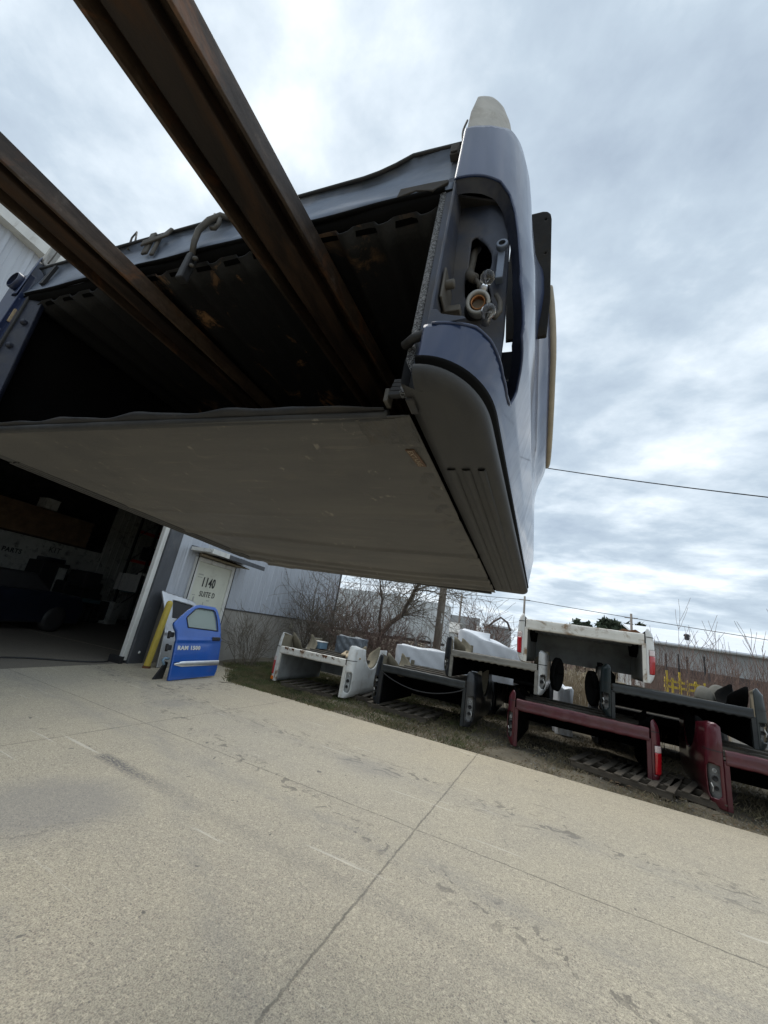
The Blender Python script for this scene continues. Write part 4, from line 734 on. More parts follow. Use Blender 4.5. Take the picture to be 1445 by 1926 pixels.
    for i, x in enumerate(np.linspace(-xi, xi, 90)):
        ph = (x/.12) % 1.; tz = float(np.clip(min(ph, 1-ph)*6-.8, 0, 1))
        for j, y in enumerate(np.linspace(.03, L, 8)): P[i, j] = (x, y, zf-.018+.018*tz)
    mb = MB(); mb.grid(P); fl = mb.build('bed_floor', floor, t, solid=-.005)
    mb = MB(); mb.box(-xi, xi, .06, L, zf+.004, zf+.014)
    mb.build('floor_underside', 'underbody', fl)
    for y in (.35, .80, 1.25, 1.72): mb = MB(); mb.box(-xi, xi, y-.04, y+.04, zf+.015, zf+.015+sh*.6); mb.build('cross_member', 'underbody', t, bevel=.01)
    if front: mb = MB(); mb.box(-xi-.1, xi+.1, L, L+.02, fz, zf+.02); mb.build('front_wall', floor, t)
    P = np.zeros((100, 8, 3))
    for i, x in enumerate(np.linspace(-xi, xi, 100)):
        wv = .014*abs(math.sin(x*math.pi/.115)) if wavy else 0; k = .004*math.sin(x*9)*math.sin(x*23+1)
        for j, (y, z) in enumerate(((.03, zf-.03+wv), (-.004, zf-.034+wv), (-.016, zf-.02+wv), (-.012, zf+.004), (-.008, zf+sh*.5), (-.016, zf+sh-.012), (-.006, zf+sh), (.05, zf+sh))): P[i, j] = (x, y+k, z+k*.6)
    mb = MB(); mb.grid(P); sl_ = mb.build('tailgate_sill', sill, t, solid=-.006)
    if rimrust:
        for k in range(7):
            x = rng.uniform(-xi+.1, xi-.1); w_ = rng.uniform(.03, .09); mb = MB(); mb.prism([(x-w_, zf+sh*.98), (x-w_*.5, zf+sh*.55), (x, zf+sh*.7), (x+w_*.5, zf+sh*.4), (x+w_, zf+sh*.99)], 1, -.022, -.012); mb.build('rust_hole', 'rust', sl_)
    return t, G
pal0 = thing('pallet', 'weathered pallet under the white bed near the building', 'pallet', (-4.75, 7.95, -.02), R_(3), 'wooden pallets under the truck beds')
def pallet_parts(t):
    mb = MB()
    for k in range(7): x = -.6+k*.2; mb.box(x-.045+.0*k, x+.045, -.5, .5, .095, .113)
    mb.build('deck', 'pallet_wood', t, bevel=.003)
    for y in (-.47, 0, .47): mb = MB(); mb.box(-.62, .62, y-.02, y+.02, .018, .094); mb.build('stringer', 'pallet_wood', t, bevel=.003)
    mb = MB()
    for x in (-.55, 0, .55): mb.box(x-.045, x+.045, -.5, .5, .0, .017)
    mb.build('base_boards', 'pallet_wood', t, bevel=.003)
pallet_parts(pal0)
for lab, x, y, rz in (('weathered pallet in the grass beside the right corner of the white bed', -3.95, 8.55, 8), ('dark pallet under the left side of the low black bed', -2.72, 8.12, -4), ('pallet with open slats under the right end of the low maroon bed', .98, 7.62, -18), ('pallet between the low maroon bed and the maroon rear corner', 1.62, 7.75, -22)):
    c = copy_tree(pal0); c['label'] = lab; c.location = (x, y, -.02); c.rotation_euler = (0, 0, R_(rz))
bedA, GA = row_bed('white upturned truck bed nearest the building with planks on top', (-4.80, 7.56, .05), 1.5, W=2.0, zf=.62, vt=1.02, cl='white_paint', sill='white_rusty', inl='tan_inside', floor='tub_grey', tub='tub_grey', lens=('red', 'hole'), liner='same', rimrust=True, fz=.14)
mb = MB(); mb.hexa([(-.93, -.01, .02), (-.86, -.02, .02), (-.86, .03, .02), (-.93, .03, .02), (-.93, -.01, .09), (-.87, -.02, .09), (-.87, .03, .09), (-.93, .03, .09)]); mb.build('side_marker', 'lens_amber', bedA, bevel=.008)
bedB, _ = row_bed('low black upturned truck bed second from the building, on a pallet', (-2.34, 7.68, .09), -1.0, W=2.06, zf=.64, vt=.93, cl='black_paint', sill='sill_black', inl='tan_inside', floor='black_inside', tub='black_inside', lens=('dark', 'hole'), cavity=.19, sh=.10, liner='same')
mb = MB(); mb.tube([(-.82+1.64*u, -.02, .60-.20*math.sin(math.pi*u)**.8) for u in np.linspace(0, 1, 24)], .011, 6); mb.build('sagging_seal', 'black_rubber', bedB)
bedC, _ = row_bed('upturned bed with grey weathered sill and silver corner, stacked on the low black bed', (-1.07, 7.78, .85), -1.5, W=1.86, zf=.40, vt=.74, cl='black_paint', cr='silver_paint', sill='weathered_sill', inl='tan_inside', floor='black_inside', tub='black_inside', lens=('hole', 'hole'), wavy=True, sh=.09, cavity=.16, archr=.36, liner='same')
bedE, _ = row_bed('dark green-black upturned bed with scalloped liner edge at right, stacked above the maroon beds', (1.70, 7.66, .75), -2.0, W=2.06, zf=.41, vt=.80, cl='green_paint', sill='sill_black', inl='tan_inside', floor='black_inside', tub='black_inside', lens=('hole', 'hole'), wavy=True, sh=.10, cavity=.17, archr=.37)
bedD, _ = row_bed('white upturned bed with red taillights on top of the whole stack', (.39, 7.74, 1.36), -2.5, W=2.12, zf=.60, vt=.84, cl='white_paint', sill='white_rusty', inl='grey_inside', floor='tub_grey', tub='tub_grey', lens=('red', 'red'), sh=.14, cavity=.15)
mb = MB(); mb.prism([(.55, .745), (.62, .79), (.72, .775), (.80, .80), (.86, .76), (.90, .745)], 1, .02, .20); mb.build('rusted_flange', 'rust', bedD, bevel=.006)
bedF, _ = row_bed('low maroon upturned bed with one red taillight at its right end', (.34, 7.46, .03), -3.0, W=2.16, zf=.58, vt=.84, cl='maroon', sill='maroon_sill', inl='tan_inside', floor='black_inside', tub='black_inside', lens=('hole', 'red'), sh=.13, cavity=.15, fz=.16)
bedG, _ = row_bed('dark maroon upturned bed at the right edge with an empty light opening', (2.86, 7.0, .02), -4.0, W=2.06, zf=.56, vt=1.0, cl='maroon', sill='maroon_sill', inl='tan_inside', floor='black_inside', tub='black_inside', lens=('hole', 'hole'), sh=.13, cavity=.20)
# things lying on and behind the beds
def wrapped(name, label, cat, loc, size, rz, m_, amp=.03, top=None, group=None):
    nu = 26; fs = []; vs = []; sx, sy, sz = size
    P = np.zeros((nu*2, nu, 3))
    for i in range(nu*2):
        a = 2*math.pi*i/(nu*2-1); ca, sa = math.cos(a), math.sin(a); k = (abs(ca)**5+abs(sa)**5)**(-1/5)
        for j in range(nu):
            v = j/(nu-1); h = min(1, v*1.45); f_ = 1 if v < .66 else math.cos((v-.66)/.34*math.pi/2)**.45; f_ = f_ if j < nu-1 else 0
            wz = amp*(math.sin(a*9+v*7)*math.sin(v*9+a*3)+.6*math.sin(a*23+v*3))*(1 if v < .7 else .4)
            tp = (top(ca*k) if top else 1); P[i, j] = ((sx/2*k*ca)*f_+wz*ca, (sy/2*k*sa)*f_+wz*sa, sz*h*tp*(1+.03*math.sin(a*5)) if v < .69 else sz*tp*(1+.03*math.sin(a*5)*f_)+amp*.5*math.sin(a*4+v*12)*f_)
    mb = MB(); mb.grid(P); o = mb.build(name, m_); o.location = loc; o.rotation_euler = (0, 0, R_(rz)); return tag(o, label, cat, group)
row_bed('black upturned bed in the second row under the white wrapped bundles', (-2.45, 10.1, .03), -2, W=2.3, zf=.62, vt=.74, cl='black_paint', sill='sill_black', inl='black_inside', floor='black_inside', tub='black_inside', lens=('hole', 'hole'), archr=.30)
wrapped('wrapped_bundle', 'white plastic-wrapped bundle right behind the low black bed', 'wrapped bundle', (-3.2, 10.65, .60), (1.55, 1.0, .58), -3, 'white_wrap', .016)
wrapped('wrapped_bundle', 'white plastic-wrapped mound left of the top white bed, behind the grey sill', 'wrapped bundle', (-1.58, 10.75, .74), (1.5, 1.1, 1.0), -3, 'white_wrap', .022, lambda q: .93-.16*q)
wrapped('wrapped_bundle', 'white wrapped bundle seen through the gap between the two dark stacked beds', 'wrapped bundle', (.16, 10.3, .0), (.36, .8, .92), 4, 'white_wrap', .02)
row_bed('dark upturned bed in the second row behind the low maroon bed', (1.75, 9.62, .03), -3, W=2.2, zf=.62, vt=.80, cl='black_paint', sill='black_inside', inl='black_inside', floor='black_inside', tub='black_inside', lens=('hole', 'hole'), archr=.30)
row_bed('grey upturned bed in the second row under the right end of the dark green bed', (4.5, 10.1, .03), -5, W=2.1, zf=.62, vt=.95, cl='silver_paint', sill='weathered_sill', inl='grey_inside', floor='black_inside', tub='black_inside', lens=('hole', 'hole'), archr=.34)
row_bed('black upturned bed in the second row behind the silver corner', (-.72, 10.35, .03), 1, W=1.5, zf=.80, vt=1.0, cl='black_paint', sill='black_inside', inl='black_inside', floor='black_inside', tub='black_inside', lens=('hole', 'hole'), archr=.30)
def arch_liner(label, loc, rz):
    P = np.zeros((26, 6, 3))
    for i, a in enumerate(np.linspace(0, 2*math.pi, 26)):
        for j, (k, y) in enumerate(((.0, .07), (.55, .05), (.80, .02), (.92, 0), (1.0, .015), (1.0, .10))): P[i, j] = (math.cos(a)*.12*k, y, math.sin(a)*.29*k)
    mb = MB(); mb.grid(P); o = mb.build('arch_liner', 'black_inside', solid=.006); o.location = loc; o.rotation_euler = (R_(4), 0, R_(rz)); return tag(o, label, 'wheel arch liner', 'black oval liners beside the gap')
arch_liner('black oval arch liner hanging right of the silver corner', (.06, 8.25, 1.22), 42); arch_liner('black oval arch liner hanging left of the dark green corner', (.55, 8.2, 1.10), -48)
wrapped('folded_tarp', 'crumpled dark grey tarp lying behind the planks of the white bed', 'tarp', (-4.95, 9.6, .74), (.75, .6, .42), 10, 'tarp', .035)
for k, (x, y, z, rz, l, lab) in enumerate(((-4.35, 8.35, .805, 62, 1.5, 'long pale plank on the white bed, the nearest to its open end'), (-4.55, 8.6, .805, 66, 1.4, 'pale plank in the middle of the white bed top'), (-4.25, 8.75, .84, 58, 1.3, 'grey plank lying across others on the white bed'), (-4.05, 8.45, .805, 70, 1.2, 'short brown plank beside the white right corner of the bed'))):
    mb = MB(); mb.box(-l/2, l/2, -.05, .05, 0, .03); o = mb.build('plank', 'plank' if k != 2 else 'pallet_wood', bevel=.003); o.location = (x, y, z); o.rotation_euler = (0, 0, R_(180-rz)); tag(o, lab, 'plank', 'planks on the white truck bed')
tb = thing('tool_box', 'pale blue box standing behind the tan inside of the white bed corner', 'box', (-5.68, 9.15, .76), R_(-6)); mb = MB(); mb.box(-.18, .18, -.15, .15, 0, .16); mb.build('box_body', 'bluebox', tb, bevel=.01); mb = MB(); mb.box(-.19, .19, -.16, .16, .161, .18); mb.build('lid', 'white_trim', tb, bevel=.006)
# ================================================================== PLANTS
RMIN = [.0028]
def branch(mb, p, d, L, r, depth, spread=.5, up=.15, k=3, seg=4, wig=.18):
    pts = [p]; rad = [r]; n = 5; dv = d.copy()
    for i in range(n):
        dv = (dv+Vector(rng.normal(0, wig, 3))+Vector((0, 0, up*.3))).normalized(); pts.append(pts[-1]+dv*(L/n)); rad.append(r*(1-.62*(i+1)/n))
    mb.tube(pts, [max(q, RMIN[0]) for q in rad], seg, caps=False)
    if depth > 0:
        for _ in range(k):
            i = rng.integers(1, n+1); a = Vector(rng.normal(0, 1, 3)); nd = (dv+a.normalized()*spread*1.6).normalized(); branch(mb, pts[i], nd, L*rng.uniform(.45, .75), max(rad[i]*.62, .0022), depth-1, spread, up, k, 3 if depth < 2 else seg, wig)
def shrub(label, loc, n, h, spread, m_, r=.012, depth=2, k=3, base=.25, lean=(0, 0)):
    t = thing('bare_shrub', label, 'shrub', loc, group='leafless shrubs behind the beds'); mb = MB(); RMIN[0] = .00042*loc[1]
    for _ in range(int(n*1.1)):
        a = rng.uniform(0, 6.283); q = rng.uniform(0, base); d = Vector((math.cos(a)*spread*rng.uniform(.2, 1)+lean[0], math.sin(a)*spread*rng.uniform(.2, 1)+lean[1], 1)).normalized()
        branch(mb, Vector((math.cos(a)*q, math.sin(a)*q, -.05)), d, h*rng.uniform(.55, 1), r*rng.uniform(.6, 1.1), depth, .5, .12, k)
    mb.build('branches', m_, t, recalc=False); return t
shrub('small bare shrub against the concrete wall right of the blue door', (-7.55, 8.75, 0), 26, 1.25, .55, 'twig_grey', .009, 2, 3)
shrub('dense grey-brown bare shrub at the far corner of the building', (-8.1, 12.6, 0), 30, 2.7, .55, 'twig_grey', .016, 2, 4, .5)
shrub('bare brown shrub behind the planks of the white bed', (-7.0, 12.2, 0), 30, 2.2, .6, 'twig_grey', .014, 2, 4, .6)
shrub('reddish bare thicket left of the leaning tree', (-6.2, 12.9, 0), 34, 2.3, .7, 'twig_red', .013, 2, 4, .7)
shrub('reddish tangle of twigs at the foot of the leaning tree', (-5.4, 12.0, 0), 30, 1.6, .8, 'twig_red', .010, 2, 4, .6)
shrub('red-brown bare bush in front of the pale shed', (-3.6, 22.0, 0), 40, 2.9, .35, 'twig_red', .014, 2, 3, .5)
shrub('low brush left of the utility pole', (-4.6, 14.5, 0), 26, 1.3, .8, 'twig_red', .010, 2, 4, .8)
tr = thing('bare_tree', 'leaning leafless tree with a dark crooked trunk left of the utility pole', 'tree', (-5.75, 13.0, 0)); mb = MB()
tp = [Vector(q) for q in ((0, 0, -.05), (.03, 0, .7), (.12, 0, 1.3), (.42, .02, 1.75), (.78, .03, 2.05), (.95, .03, 2.5), (1.15, .05, 3.0), (1.45, .05, 3.6), (1.7, .1, 4.2))]
mb.tube(tp, [.10, .09, .085, .085, .075, .065, .058, .045, .03], 10); mb.tube([tp[2], tp[2]+Vector((-.15, 0, .5)), tp[2]+Vector((-.2, .1, 1.2)), tp[2]+Vector((-.45, .1, 2.0))], [.06, .05, .04, .02], 8); mb.build('trunk', 'bark', tr)
mb = MB(); RMIN[0] = .006
for i, k in ((3, 5), (4, 8), (5, 9), (6, 10), (7, 10), (8, 9)):
    for _ in range(k):
        d = Vector((rng.uniform(-.3, 1.3), rng.uniform(-.8, .8), rng.uniform(-.25, .9))).normalized(); branch(mb, tp[i], d, rng.uniform(.9, 1.9), .02, 2, .55, .02, 4, 4, .2)
for q in (tp[2]+Vector((-.2, .1, 1.2)), tp[2]+Vector((-.45, .1, 2.0))):
    for _ in range(8): branch(mb, q, Vector((rng.uniform(-1, .6), rng.uniform(-.7, .7), rng.uniform(.1, 1))).normalized(), rng.uniform(.8, 1.5), .016, 2, .55, .05, 4, 4, .2)
mb.build('crown', 'twig_grey', tr, recalc=False)
def stalks(name, label, x0, x1, y0, y1, n, h0, h1, m_, r=.006, br=2):
    mb = MB()
    for _ in range(n):
        p = Vector((rng.uniform(x0, x1), rng.uniform(y0, y1), -.05)); L = rng.uniform(h0, h1); d = Vector((rng.normal(0, .10), rng.normal(0, .10), 1)).normalized(); pts = [p+d*L*u+Vector((rng.normal(0, .02*L), 0, 0)) for u in (0, .35, .7, 1)]
        mb.tube(pts, [r, r*.8, r*.6, r*.3], 3, caps=False)
        for _ in range(br):
            u = rng.uniform(.4, .95); q = p+d*L*u; e = q+Vector((rng.normal(0, .12), rng.normal(0, .1), rng.uniform(.12, .4)))*L*.5; mb.tube([q, (q+e)/2+Vector((0, 0, .02)), e], [r*.55, r*.45, r*.25], 3, caps=False)
    o = mb.build(name, m_, recalc=False); o['kind'] = 'stuff'; o['label'] = label; o['category'] = 'reeds'; return o
stalks('dry_reeds', 'pale dry reeds standing behind the gap in the row', -.4, 1.4, 11.4, 13.2, 480, .9, 1.6, 'reed', .008, 1)
stalks('wild_saplings', 'reddish bare saplings in front of the long grey building', 3.2, 15., 14, 27, 900, 1.4, 3.0, 'reed_red', .013, 3)
stalks('wild_saplings', 'thin bare saplings beyond the poles at the field edge', -6, 3., 24, 30, 160, 1.2, 3.4, 'reed_red', .009, 2)
stalks('brush', 'low brown brush behind the beds', -5.5, 8., 11.0, 14, 700, .3, .9, 'reed', .006, 3)
RMIN[0] = .0065
for k in range(9):
    x = (3.6, 5.2, 7.0, 8.4, 9.8, 10.6, 12.2, 4.4, 6.2)[k]; y = 17+3*rng.random(); mb = MB()
    branch(mb, Vector((0, 0, -.05)), Vector((rng.normal(0, .06), 0, 1)), (2.3, 2.0, 2.2, 2.4, 3.3, 2.7, 2.5, 2.2, 2.0)[k], .016, 2, .35, .3, 5, 4, .07)
    o = mb.build('young_tree', 'twig_red', recalc=False); o.location = (x, y, 0); tag(o, 'thin reddish leafless young tree in front of the long grey building', 'young tree', 'young leafless trees in front of the long building')
# grass and litter along the slab edge
def blades(name, label, n, xr, yr, h0, h1, m_, dens=None, wd=.006):
    X = rng.uniform(*xr, n*2); Y = rng.uniform(*yr, n*2); k = np.ones(n*2, bool) if dens is None else rng.random(n*2) < dens(X, Y); X, Y = X[k][:n], Y[k][:n]; n = len(X)
    H = rng.uniform(h0, h1, n); A = rng.uniform(0, 6.283, n); lx = rng.normal(0, .6, n)*H; ly = rng.normal(0, .6, n)*H; dx = np.cos(A)*wd/2; dy = np.sin(A)*wd/2; z0 = -.045
    V = np.stack([np.stack([X-dx, Y-dy, np.full(n, z0)], -1), np.stack([X+dx, Y+dy, np.full(n, z0)], -1), np.stack([X+lx*.5+dx*.6, Y+ly*.5+dy*.6, z0+H*.7], -1), np.stack([X+lx, Y+ly, z0+H], -1)], 1).reshape(-1, 3)
    me = bpy.data.meshes.new(name); f = np.arange(n)*4; me.from_pydata(V.tolist(), [], [(int(a), int(a+1), int(a+2), int(a+3)) for a in f]); me.materials.append(M[m_]); o = bpy.data.objects.new(name, me); COL.objects.link(o); o['kind'] = 'stuff'; o['label'] = label; o['category'] = 'grass'; return o
edge = lambda X: np.where(X < -6.0, 6.55+(-6.0-X)*.95, 6.55)
dg = lambda X, Y: np.where(Y > edge(X)-.03, np.clip(.15+.85*(np.clip((-2.6-X)/3.0, 0, 1))+.35*np.sin(X*3+Y*5)*np.sin(Y*4-X*2), .06, 1), 0)
blades('grass', 'short green grass between the slab edge and the white bed', 34000, (-7.9, -1.), (6.5, 10.5), .03, .10, 'grass_green', dg, .007)
dd2 = lambda X, Y: np.where(Y > edge(X)-.02, np.clip(.45+.5*np.sin(X*2.3+Y*4)*np.sin(Y*5-X*3.1), .08, 1), 0)
blades('grass', 'dead brown grass along the rest of the slab edge', 30000, (-6.5, 5), (6.5, 10.5), .02, .08, 'grass_dead', dd2, .006)
mb = MB()
for k in range(2600):
    x, y = rng.uniform(-6.4, 5), rng.uniform(6.5, 9.2)
    if y < edge(np.array(x)) - .06+.1*(rng.random() < .05): continue
    s = rng.uniform(.006, .022); c = Vector((x, y, -.03+s*.3)); a = rng.uniform(0, 3.14, 3); vs = [c+Vector((math.cos(t+a[0])*s, math.sin(t+a[0])*s*.8, rng.uniform(-.3, .2)*s)) for t in (0, 2.1, 4.2)]+[c+Vector((0, 0, s*.7))]; mb.add(vs, [(0, 1, 3), (1, 2, 3), (2, 0, 3), (2, 1, 0)])
o = mb.build('gravel', 'gravel', recalc=False); o['kind'] = 'stuff'
mb = MB()
for k in range(900):
    x = rng.uniform(-6.4, 5); y = 6.5+abs(rng.normal(0, .7)); s = rng.uniform(.012, .035); a = rng.uniform(0, 6.28); z = -.02+rng.uniform(0, .02) if y > 6.53 else .004
    if y < edge(np.array(x)): continue
    mb.add([(x-s*math.cos(a), y-s*math.sin(a), z), (x-.4*s*math.sin(a), y+.4*s*math.cos(a), z+.012), (x+s*math.cos(a), y+s*math.sin(a), z+.004), (x+.4*s*math.sin(a), y-.4*s*math.cos(a), z+.008)], [(0, 1, 2, 3)])
o = mb.build('leaf_litter', 'leaf_brown', recalc=False); o['kind'] = 'stuff'
# ================================================================== POLES, WIRES, FAR BUILDINGS
up = thing('utility_pole', 'weathered grey wooden utility pole behind the black bed', 'utility pole', (-4.42, 16, 0)); mb = MB(); mb.tube([(0, 0, -.1), (.03, 0, 4), (.08, 0, 9.3)], [.165, .15, .12], 18); mb.build('pole', 'polewood', up); mb = MB(); mb.box(-1.1, 1.2, -.06, .06, 8.7, 8.82); mb.build('cross_arm', 'polewood', up); mb = MB(); mb.box(.10, .16, -.16, -.14, 2.1, 2.5); mb.build('pole_plate', 'white_trim', up)
fp0 = thing('distant_pole', 'thin dark distant pole above the white bed of the stack', 'pole', (-2.9, 40, 0), group='thin distant poles along the far road'); mb = MB(); mb.tube([(0, 0, 0), (0, 0, 6.7)], [.13, .09], 8); mb.build('pole', 'polewood', fp0); mb = MB(); mb.box(-.5, .5, -.04, .04, 6.3, 6.38); mb.build('cross_arm', 'polewood', fp0)
for x, lab in ((-9.0, 'thin distant pole right of the wooden utility pole'), (5.85, 'thin distant pole beside the far pines')):
    c = copy_tree(fp0); c.location = (x, 40, -.5); c['label'] = lab
def wire(pts, r, label, sag=0., n=30):
    a, b = Vector(pts[0]), Vector(pts[1]); mb = MB(); mb.tube([a.lerp(b, u)-Vector((0, 0, sag*4*u*(1-u))) for u in np.linspace(0, 1, n)], r, 6); o = mb.build('power_line', 'wire'); return tag(o, label, 'wire')
wire([(-12, 21.5, 14.4), (26, 17.0, 6.3)], .024, 'thick black overhead power line crossing the sky right of the fender', 1.2)
wire([(-60, 40, 6.2), (-2.9, 40, 6.36)], .025, 'thin distant wire left of the middle far pole', .3)
wire([(-2.9, 40, 6.36), (60, 40, 4.4)], .025, 'thin distant wire running right over the long grey building', .5)
lb = thing('long_building', 'long low grey industrial building with white roof at the right', 'building', (0, 0, 0)); mb = MB(); siding(mb, -60, -7.3, 2.35, 4.15, 0, .6, .02); o = mb.build('upper_wall', 'far_wall', lb, recalc=False); o.matrix_local = Matrix.Translation((0, 42, 0)) @ Matrix.Rotation(R_(-90), 4, 'Z') @ Matrix.Scale(-1, 4, (0, 1, 0)) @ Matrix.Rotation(math.pi, 4, 'Z')
mb = MB(); mb.box(7.2, 60, 42.0, 42.3, -.1, 4.15); mb.box(7.2, 7.5, 42.05, 60, -.1, 4.15); mb.build('wall', 'far_wall', lb)
mb = MB(); mb.box(7.0, 60, 41.9, 41.99, 1.7, 2.35); mb.build('dull_red_band', 'far_red', lb); mb = MB(); mb.box(7.0, 60, 41.85, 41.99, -.1, 1.7); mb.build('lower_wall', 'far_brown', lb)  # dull red-brown strip is the wall's own colour
mb = MB(); mb.hexa([(6.8, 41.6, 4.15), (60, 41.6, 4.15), (60, 52, 6.2), (6.8, 52, 6.2), (6.8, 41.6, 4.32), (60, 41.6, 4.32), (60, 52, 6.4), (6.8, 52, 6.4)]); mb.build('roof', 'far_roof', lb); mb = MB(); mb.box(6.8, 60, 41.45, 41.62, 4.08, 4.2); mb.build('gutter', 'far_grey', lb)
mb = MB(); mb.lathe([(.18, 0), (.18, .4), (.26, .42), (.2, .6), (0, .65)], (10.9, 45, 4.9), (0, 0, 1), 10); mb.build('roof_vent', 'plastic_dark', lb)
# yellow steel rack with uprights
yf = thing('steel_rack', 'yellow steel stake rack standing in the weeds before the long building', 'rack', (4.0, 20, 0))
for z in (1.10, 1.32): mb = MB(); mb.box(0, 1.35, -.05, .05, z, z+.09); mb.build('rail', 'yellow_far', yf)
for x in (.02, .25, .5, .75, 1.0, 1.28): mb = MB(); mb.box(x, x+.06, -.06, .06, .9, 1.5); mb.build('stake', 'yellow_far', yf)
for x, h in ((.1, 2.4), (.52, 2.45), (.8, 2.4), (1.36, 2.5)):
    mb = MB(); mb.box(x-.025, x+.025, -.03, .03, 1.75, h); mb.build('upright', 'plastic_dark', yf); mb = MB(); mb.box(x-.03, x+.03, -.035, .035, 0, 1.75); mb.build('upright_foot', 'yellow_far' if x < .6 else 'far_brown', yf)
# pale trailers, shed and odds beyond the brush
def trailer(label, x, y, L, z0, z1, rz):
    t = thing('box_trailer', label, 'trailer', (x, y, 0), R_(rz), 'pale box trailers parked behind the thicket'); mb = MB(); mb.box(-L/2, L/2, 0, 2.4, z0, z1); mb.build('trailer_box', 'trailer_white', t, bevel=.03); mb = MB()
    for k in range(int(L/.6)): mb.box(-L/2+.3+k*.6, -L/2+.34+k*.6, -.02, -.002, z0+.1, z1-.1)
    mb.build('side_rib', 'far_grey', t); mb = MB(); mb.box(-L/2+.2, L/2-.2, .1, 2.3, z0-.18, z0-.02); mb.build('chassis', 'plastic_dark', t)
    for xx in (-L*.32, -L*.2, L*.3): mb = MB(); mb.lathe([(0, -.12), (.45, -.12), (.45, .12), (0, .12)], (xx, .25, .45), (0, 1, 0), 16); mb.build('wheel', 'black_rubber', t)
trailer('pale box trailer behind the thicket right of the building corner', -14.5, 26, 7.5, 1.1, 4.0, -5); trailer('pale box trailer with ribbed side behind the leaning tree', -9.0, 27, 3.6, 1.2, 3.9, 3)
sh_ = thing('garden_shed', 'small grey shed with curved roof behind the red-brown bush', 'shed', (-3.4, 25, 0)); mb = MB(); mb.box(-.65, .75, 0, 1.6, 0, 2.7); mb.build('wall', 'far_wall', sh_); mb = MB(); mb.box(-.75, .85, -.1, 1.7, 2.7, 2.8); mb.build('roof', 'trailer_white', sh_); mb = MB(); mb.tube([(-.4+.0, -.1, 2.7), (-.1, -.12, 3.0), (.3, -.12, 3.3), (.7, -.12, 3.05), (.9, -.1, 2.6)], .06, 6); mb.build('arched_vine', 'far_red', sh_)
un = thing('cabinet_unit', 'pale metal cabinet left of the grey shed', 'cabinet', (-5.2, 25, 0)); mb = MB(); mb.box(-.35, .1, 0, .5, 0, 2.6); mb.build('cabinet_body', 'far_grey', un); mb = MB(); mb.box(.12, .55, 0, .5, 0, 2.9); mb.build('cabinet_door', 'far_wall', un); mb = MB(); mb.tube([(.6, .2, 2.0), (1.3, .2, 2.0)], .28, 12); mb.build('tank', 'plastic_dark', un)
oh = thing('low_house', 'low pale outbuilding with grey roof left of the cabinet', 'building', (-8.2, 34, 0)); mb = MB(); mb.box(-2.2, 2.2, 0, 4, 0, 2.2); mb.build('wall', 'trailer_white', oh); mb = MB(); mb.hexa([(-2.4, -.2, 2.2), (2.4, -.2, 2.2), (2.4, 4.2, 2.2), (-2.4, 4.2, 2.2), (-2.0, 1.9, 3.1), (2.0, 1.9, 3.1), (2.0, 2.1, 3.1), (-2.0, 2.1, 3.1)]); mb.build('roof', 'far_grey', oh)
wl2 = thing('wheel_hoops', 'two rusty round hoops standing in the weeds behind the white wrap', 'hoops', (-4.75, 14.0, .0))
for x in (-.2, .42):
    mb = MB(); mb.tube([(x+.29*math.cos(t), 0, 1.22+.29*math.sin(t)) for t in np.linspace(-.4, math.pi+.4, 18)], .03, 8); mb.build('hoop', 'far_grey', wl2)
# truck bed pieces further back on the ground (grey slab on edge behind the wrap)
gs = thing('bed_liner', 'flat dark grey bed liner lying behind the white wrapped bundle', 'bed liner', (-2.9, 11.6, 1.0), R_(-3)); mb = MB(); mb.box(-.9, .75, -.6, .5, .05, .16); mb.build('liner_panel', 'grey_inside', gs, bevel=.04); mb = MB(); mb.box(-.85, .7, -.55, .45, -1.05, .04); mb.build('liner_stand', 'underbody', gs)
# two wheel-house shells standing at the back of the right stack
def shell(label, loc, rz, r=.36, w_=.30):
    P = np.zeros((18, 7, 3))
    for i, a in enumerate(np.linspace(0, math.pi, 18)):
        for j, u in enumerate(np.linspace(0, 1, 7)): k = math.sin(u*math.pi*.5)**.6 if j else .05; P[i, j] = (math.cos(a)*r*(.15+.85*k), u*w_, math.sin(a)*r*1.15*(.15+.85*k))
    mb = MB(); mb.grid(P); o = mb.build('wheel_house_shell', 'grey_inside', solid=.01); o.location = loc; o.rotation_euler = (0, 0, R_(rz)); return tag(o, label, 'wheel housing', 'loose wheel housings on the right stack')
shell('large grey wheel housing standing on the right dark bed', (2.78, 8.95, 1.22), 35, .25, .3); shell('smaller grey wheel housing left of the large one on the right dark bed', (2.56, 8.98, 1.22), 40, .20, .26)
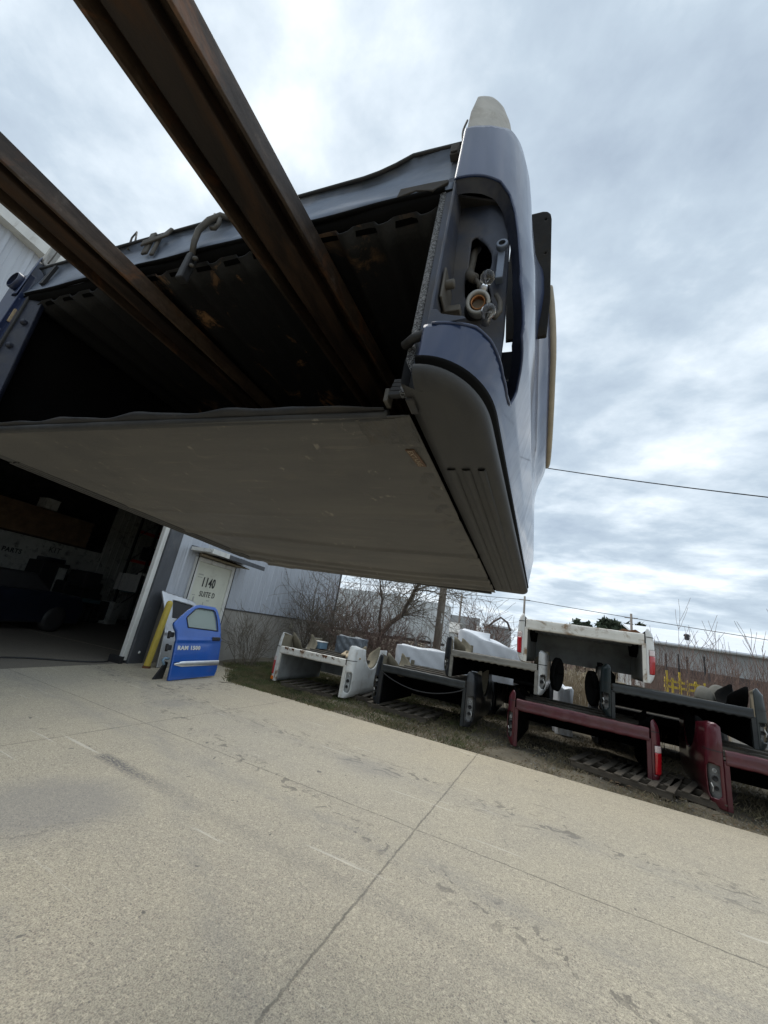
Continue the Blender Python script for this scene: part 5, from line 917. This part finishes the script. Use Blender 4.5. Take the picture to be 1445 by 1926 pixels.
# pines far away
def pine(label, loc, h, w_, name='pine_tree'):
    t = thing(name, label, 'tree', loc, group='distant dark pines'); mb = MB(); mb.tube([(0, 0, 0), (0, 0, h)], [h*.022, h*.006], 7); mb.build('trunk', 'bark', t); V = []; Fc = []
    w_ *= 1.5
    for k in range(1300):
        u = rng.uniform(.25, 1.0)**.8; a = rng.uniform(0, 6.283); rr = w_*(1-u)**.6*rng.uniform(.25, 1.05)*(1+.35*math.sin(a*3+u*17))+.1; c = np.array([rr*math.cos(a), rr*math.sin(a), h*u]); s = rng.uniform(.16, .36)*h/9; b = len(V)
        for _ in range(4): V.append(tuple(c+rng.normal(0, s, 3)))
        Fc += [(b, b+1, b+2), (b+1, b+2, b+3)]
    mb = MB(); mb.add(V, Fc); mb.build('crown', 'pine', t, recalc=False)
for x, h, w_, lab in ((1.4, 6.6, 1.2, 'left small far pine'), (2.9, 7.6, 1.3, 'slim far pine left of the broad one'), (6.9, 8.3, 2.6, 'broad rounded far pine in the middle'), (8.2, 8.1, 2.0, 'far pine right of the broad one'), (9.9, 8.0, 1.1, 'narrow far pine near the right post'), (11.3, 8.2, 1.3, 'rightmost far pine by the stack corner'), (4.3, 7.4, 1.6, 'mid-height far pine')):
    pine('%s, above the top white bed' % lab if 'above' not in lab else lab, (x, 70, 0), h, w_)
mb = MB()
for k in range(3200):
    x = rng.uniform(-45, 70); y = rng.uniform(75, 100); h = 2.2+1.3*math.sin(x*.23)+.8*math.sin(x*.9); z = rng.uniform(0, max(.6, h)); s = rng.uniform(.25, .6); c = np.array([x, y, z]); mb.add([c+rng.normal(0, s, 3) for _ in range(3)], [(0, 1, 2)])
o = mb.build('far_woods', 'far_brown', recalc=False); o['kind'] = 'stuff'
mb = MB()
for k in range(1500):
    x = rng.uniform(-12, 6); y = rng.uniform(16, 32); h = .5+.5*abs(math.sin(x*.9))*abs(math.sin(x*.37+1)); z = rng.uniform(0, h); s = rng.uniform(.05, .16); c = np.array([x, y, z]); mb.add([c+rng.normal(0, s, 3) for _ in range(3)], [(0, 1, 2)])
o = mb.build('weeds', 'grass_dead', recalc=False); o['kind'] = 'stuff'

# ================================================================== the lift truck that carries the forks, standing behind the viewer
fk = thing('forklift', 'dark yellow lift truck whose long forks carry the blue truck bed', 'forklift'); fk.matrix_world = Matrix.Translation((-.72, -2.15, 0)) @ Matrix.Rotation(R_(3.8), 4, 'Z')
for x in (-.42, .32): mb = MB(); mb.box(x, x+.10, -.32, -.12, .15, 3.3); mb.build('mast_rail', 'charcoal', fk, bevel=.006)
mb = MB(); mb.box(-.62, .62, -.10, -.02, 2.35, 2.45); mb.box(-.62, .62, -.10, -.02, 2.75, 2.84); mb.box(-.62, -.54, -.10, -.02, 2.45, 3.5); mb.box(.54, .62, -.10, -.02, 2.45, 3.5); mb.build('carriage', 'charcoal', fk, bevel=.008)
mb = MB(); mb.box(-.55, .55, -2.3, -.45, .25, 1.0); mb.box(-.52, .52, -2.6, -1.7, .3, 1.35); mb.build('body', 'yellow', fk, bevel=.06)
mb = MB()
for x in (-.5, .44):
    mb.box(x, x+.06, -.62, -.56, 1.0, 2.2); mb.box(x, x+.06, -1.9, -1.84, 1.3, 2.2); mb.box(x, x+.06, -1.95, -.5, 2.2, 2.26)
for k in range(6): mb.box(-.5, .5, -1.85+k*.24, -1.80+k*.24, 2.262, 2.30)
mb.build('overhead_guard', 'plastic_dark', fk); mb = MB(); mb.box(-.25, .25, -1.6, -1.1, 1.02, 1.15); mb.box(-.25, .25, -1.7, -1.6, 1.1, 1.6); mb.build('seat', 'black_rubber', fk, bevel=.04)
for x in (-.62, .44):
    for y, r in ((-.55, .34), (-2.1, .28)):
        mb = MB(); mb.lathe([(0, 0), (r*.6, 0), (r, .02), (r, .18), (r*.6, .20), (0, .20)], (x, y, r), (1, 0, 0), 22); mb.build('wheel', 'black_rubber', fk)
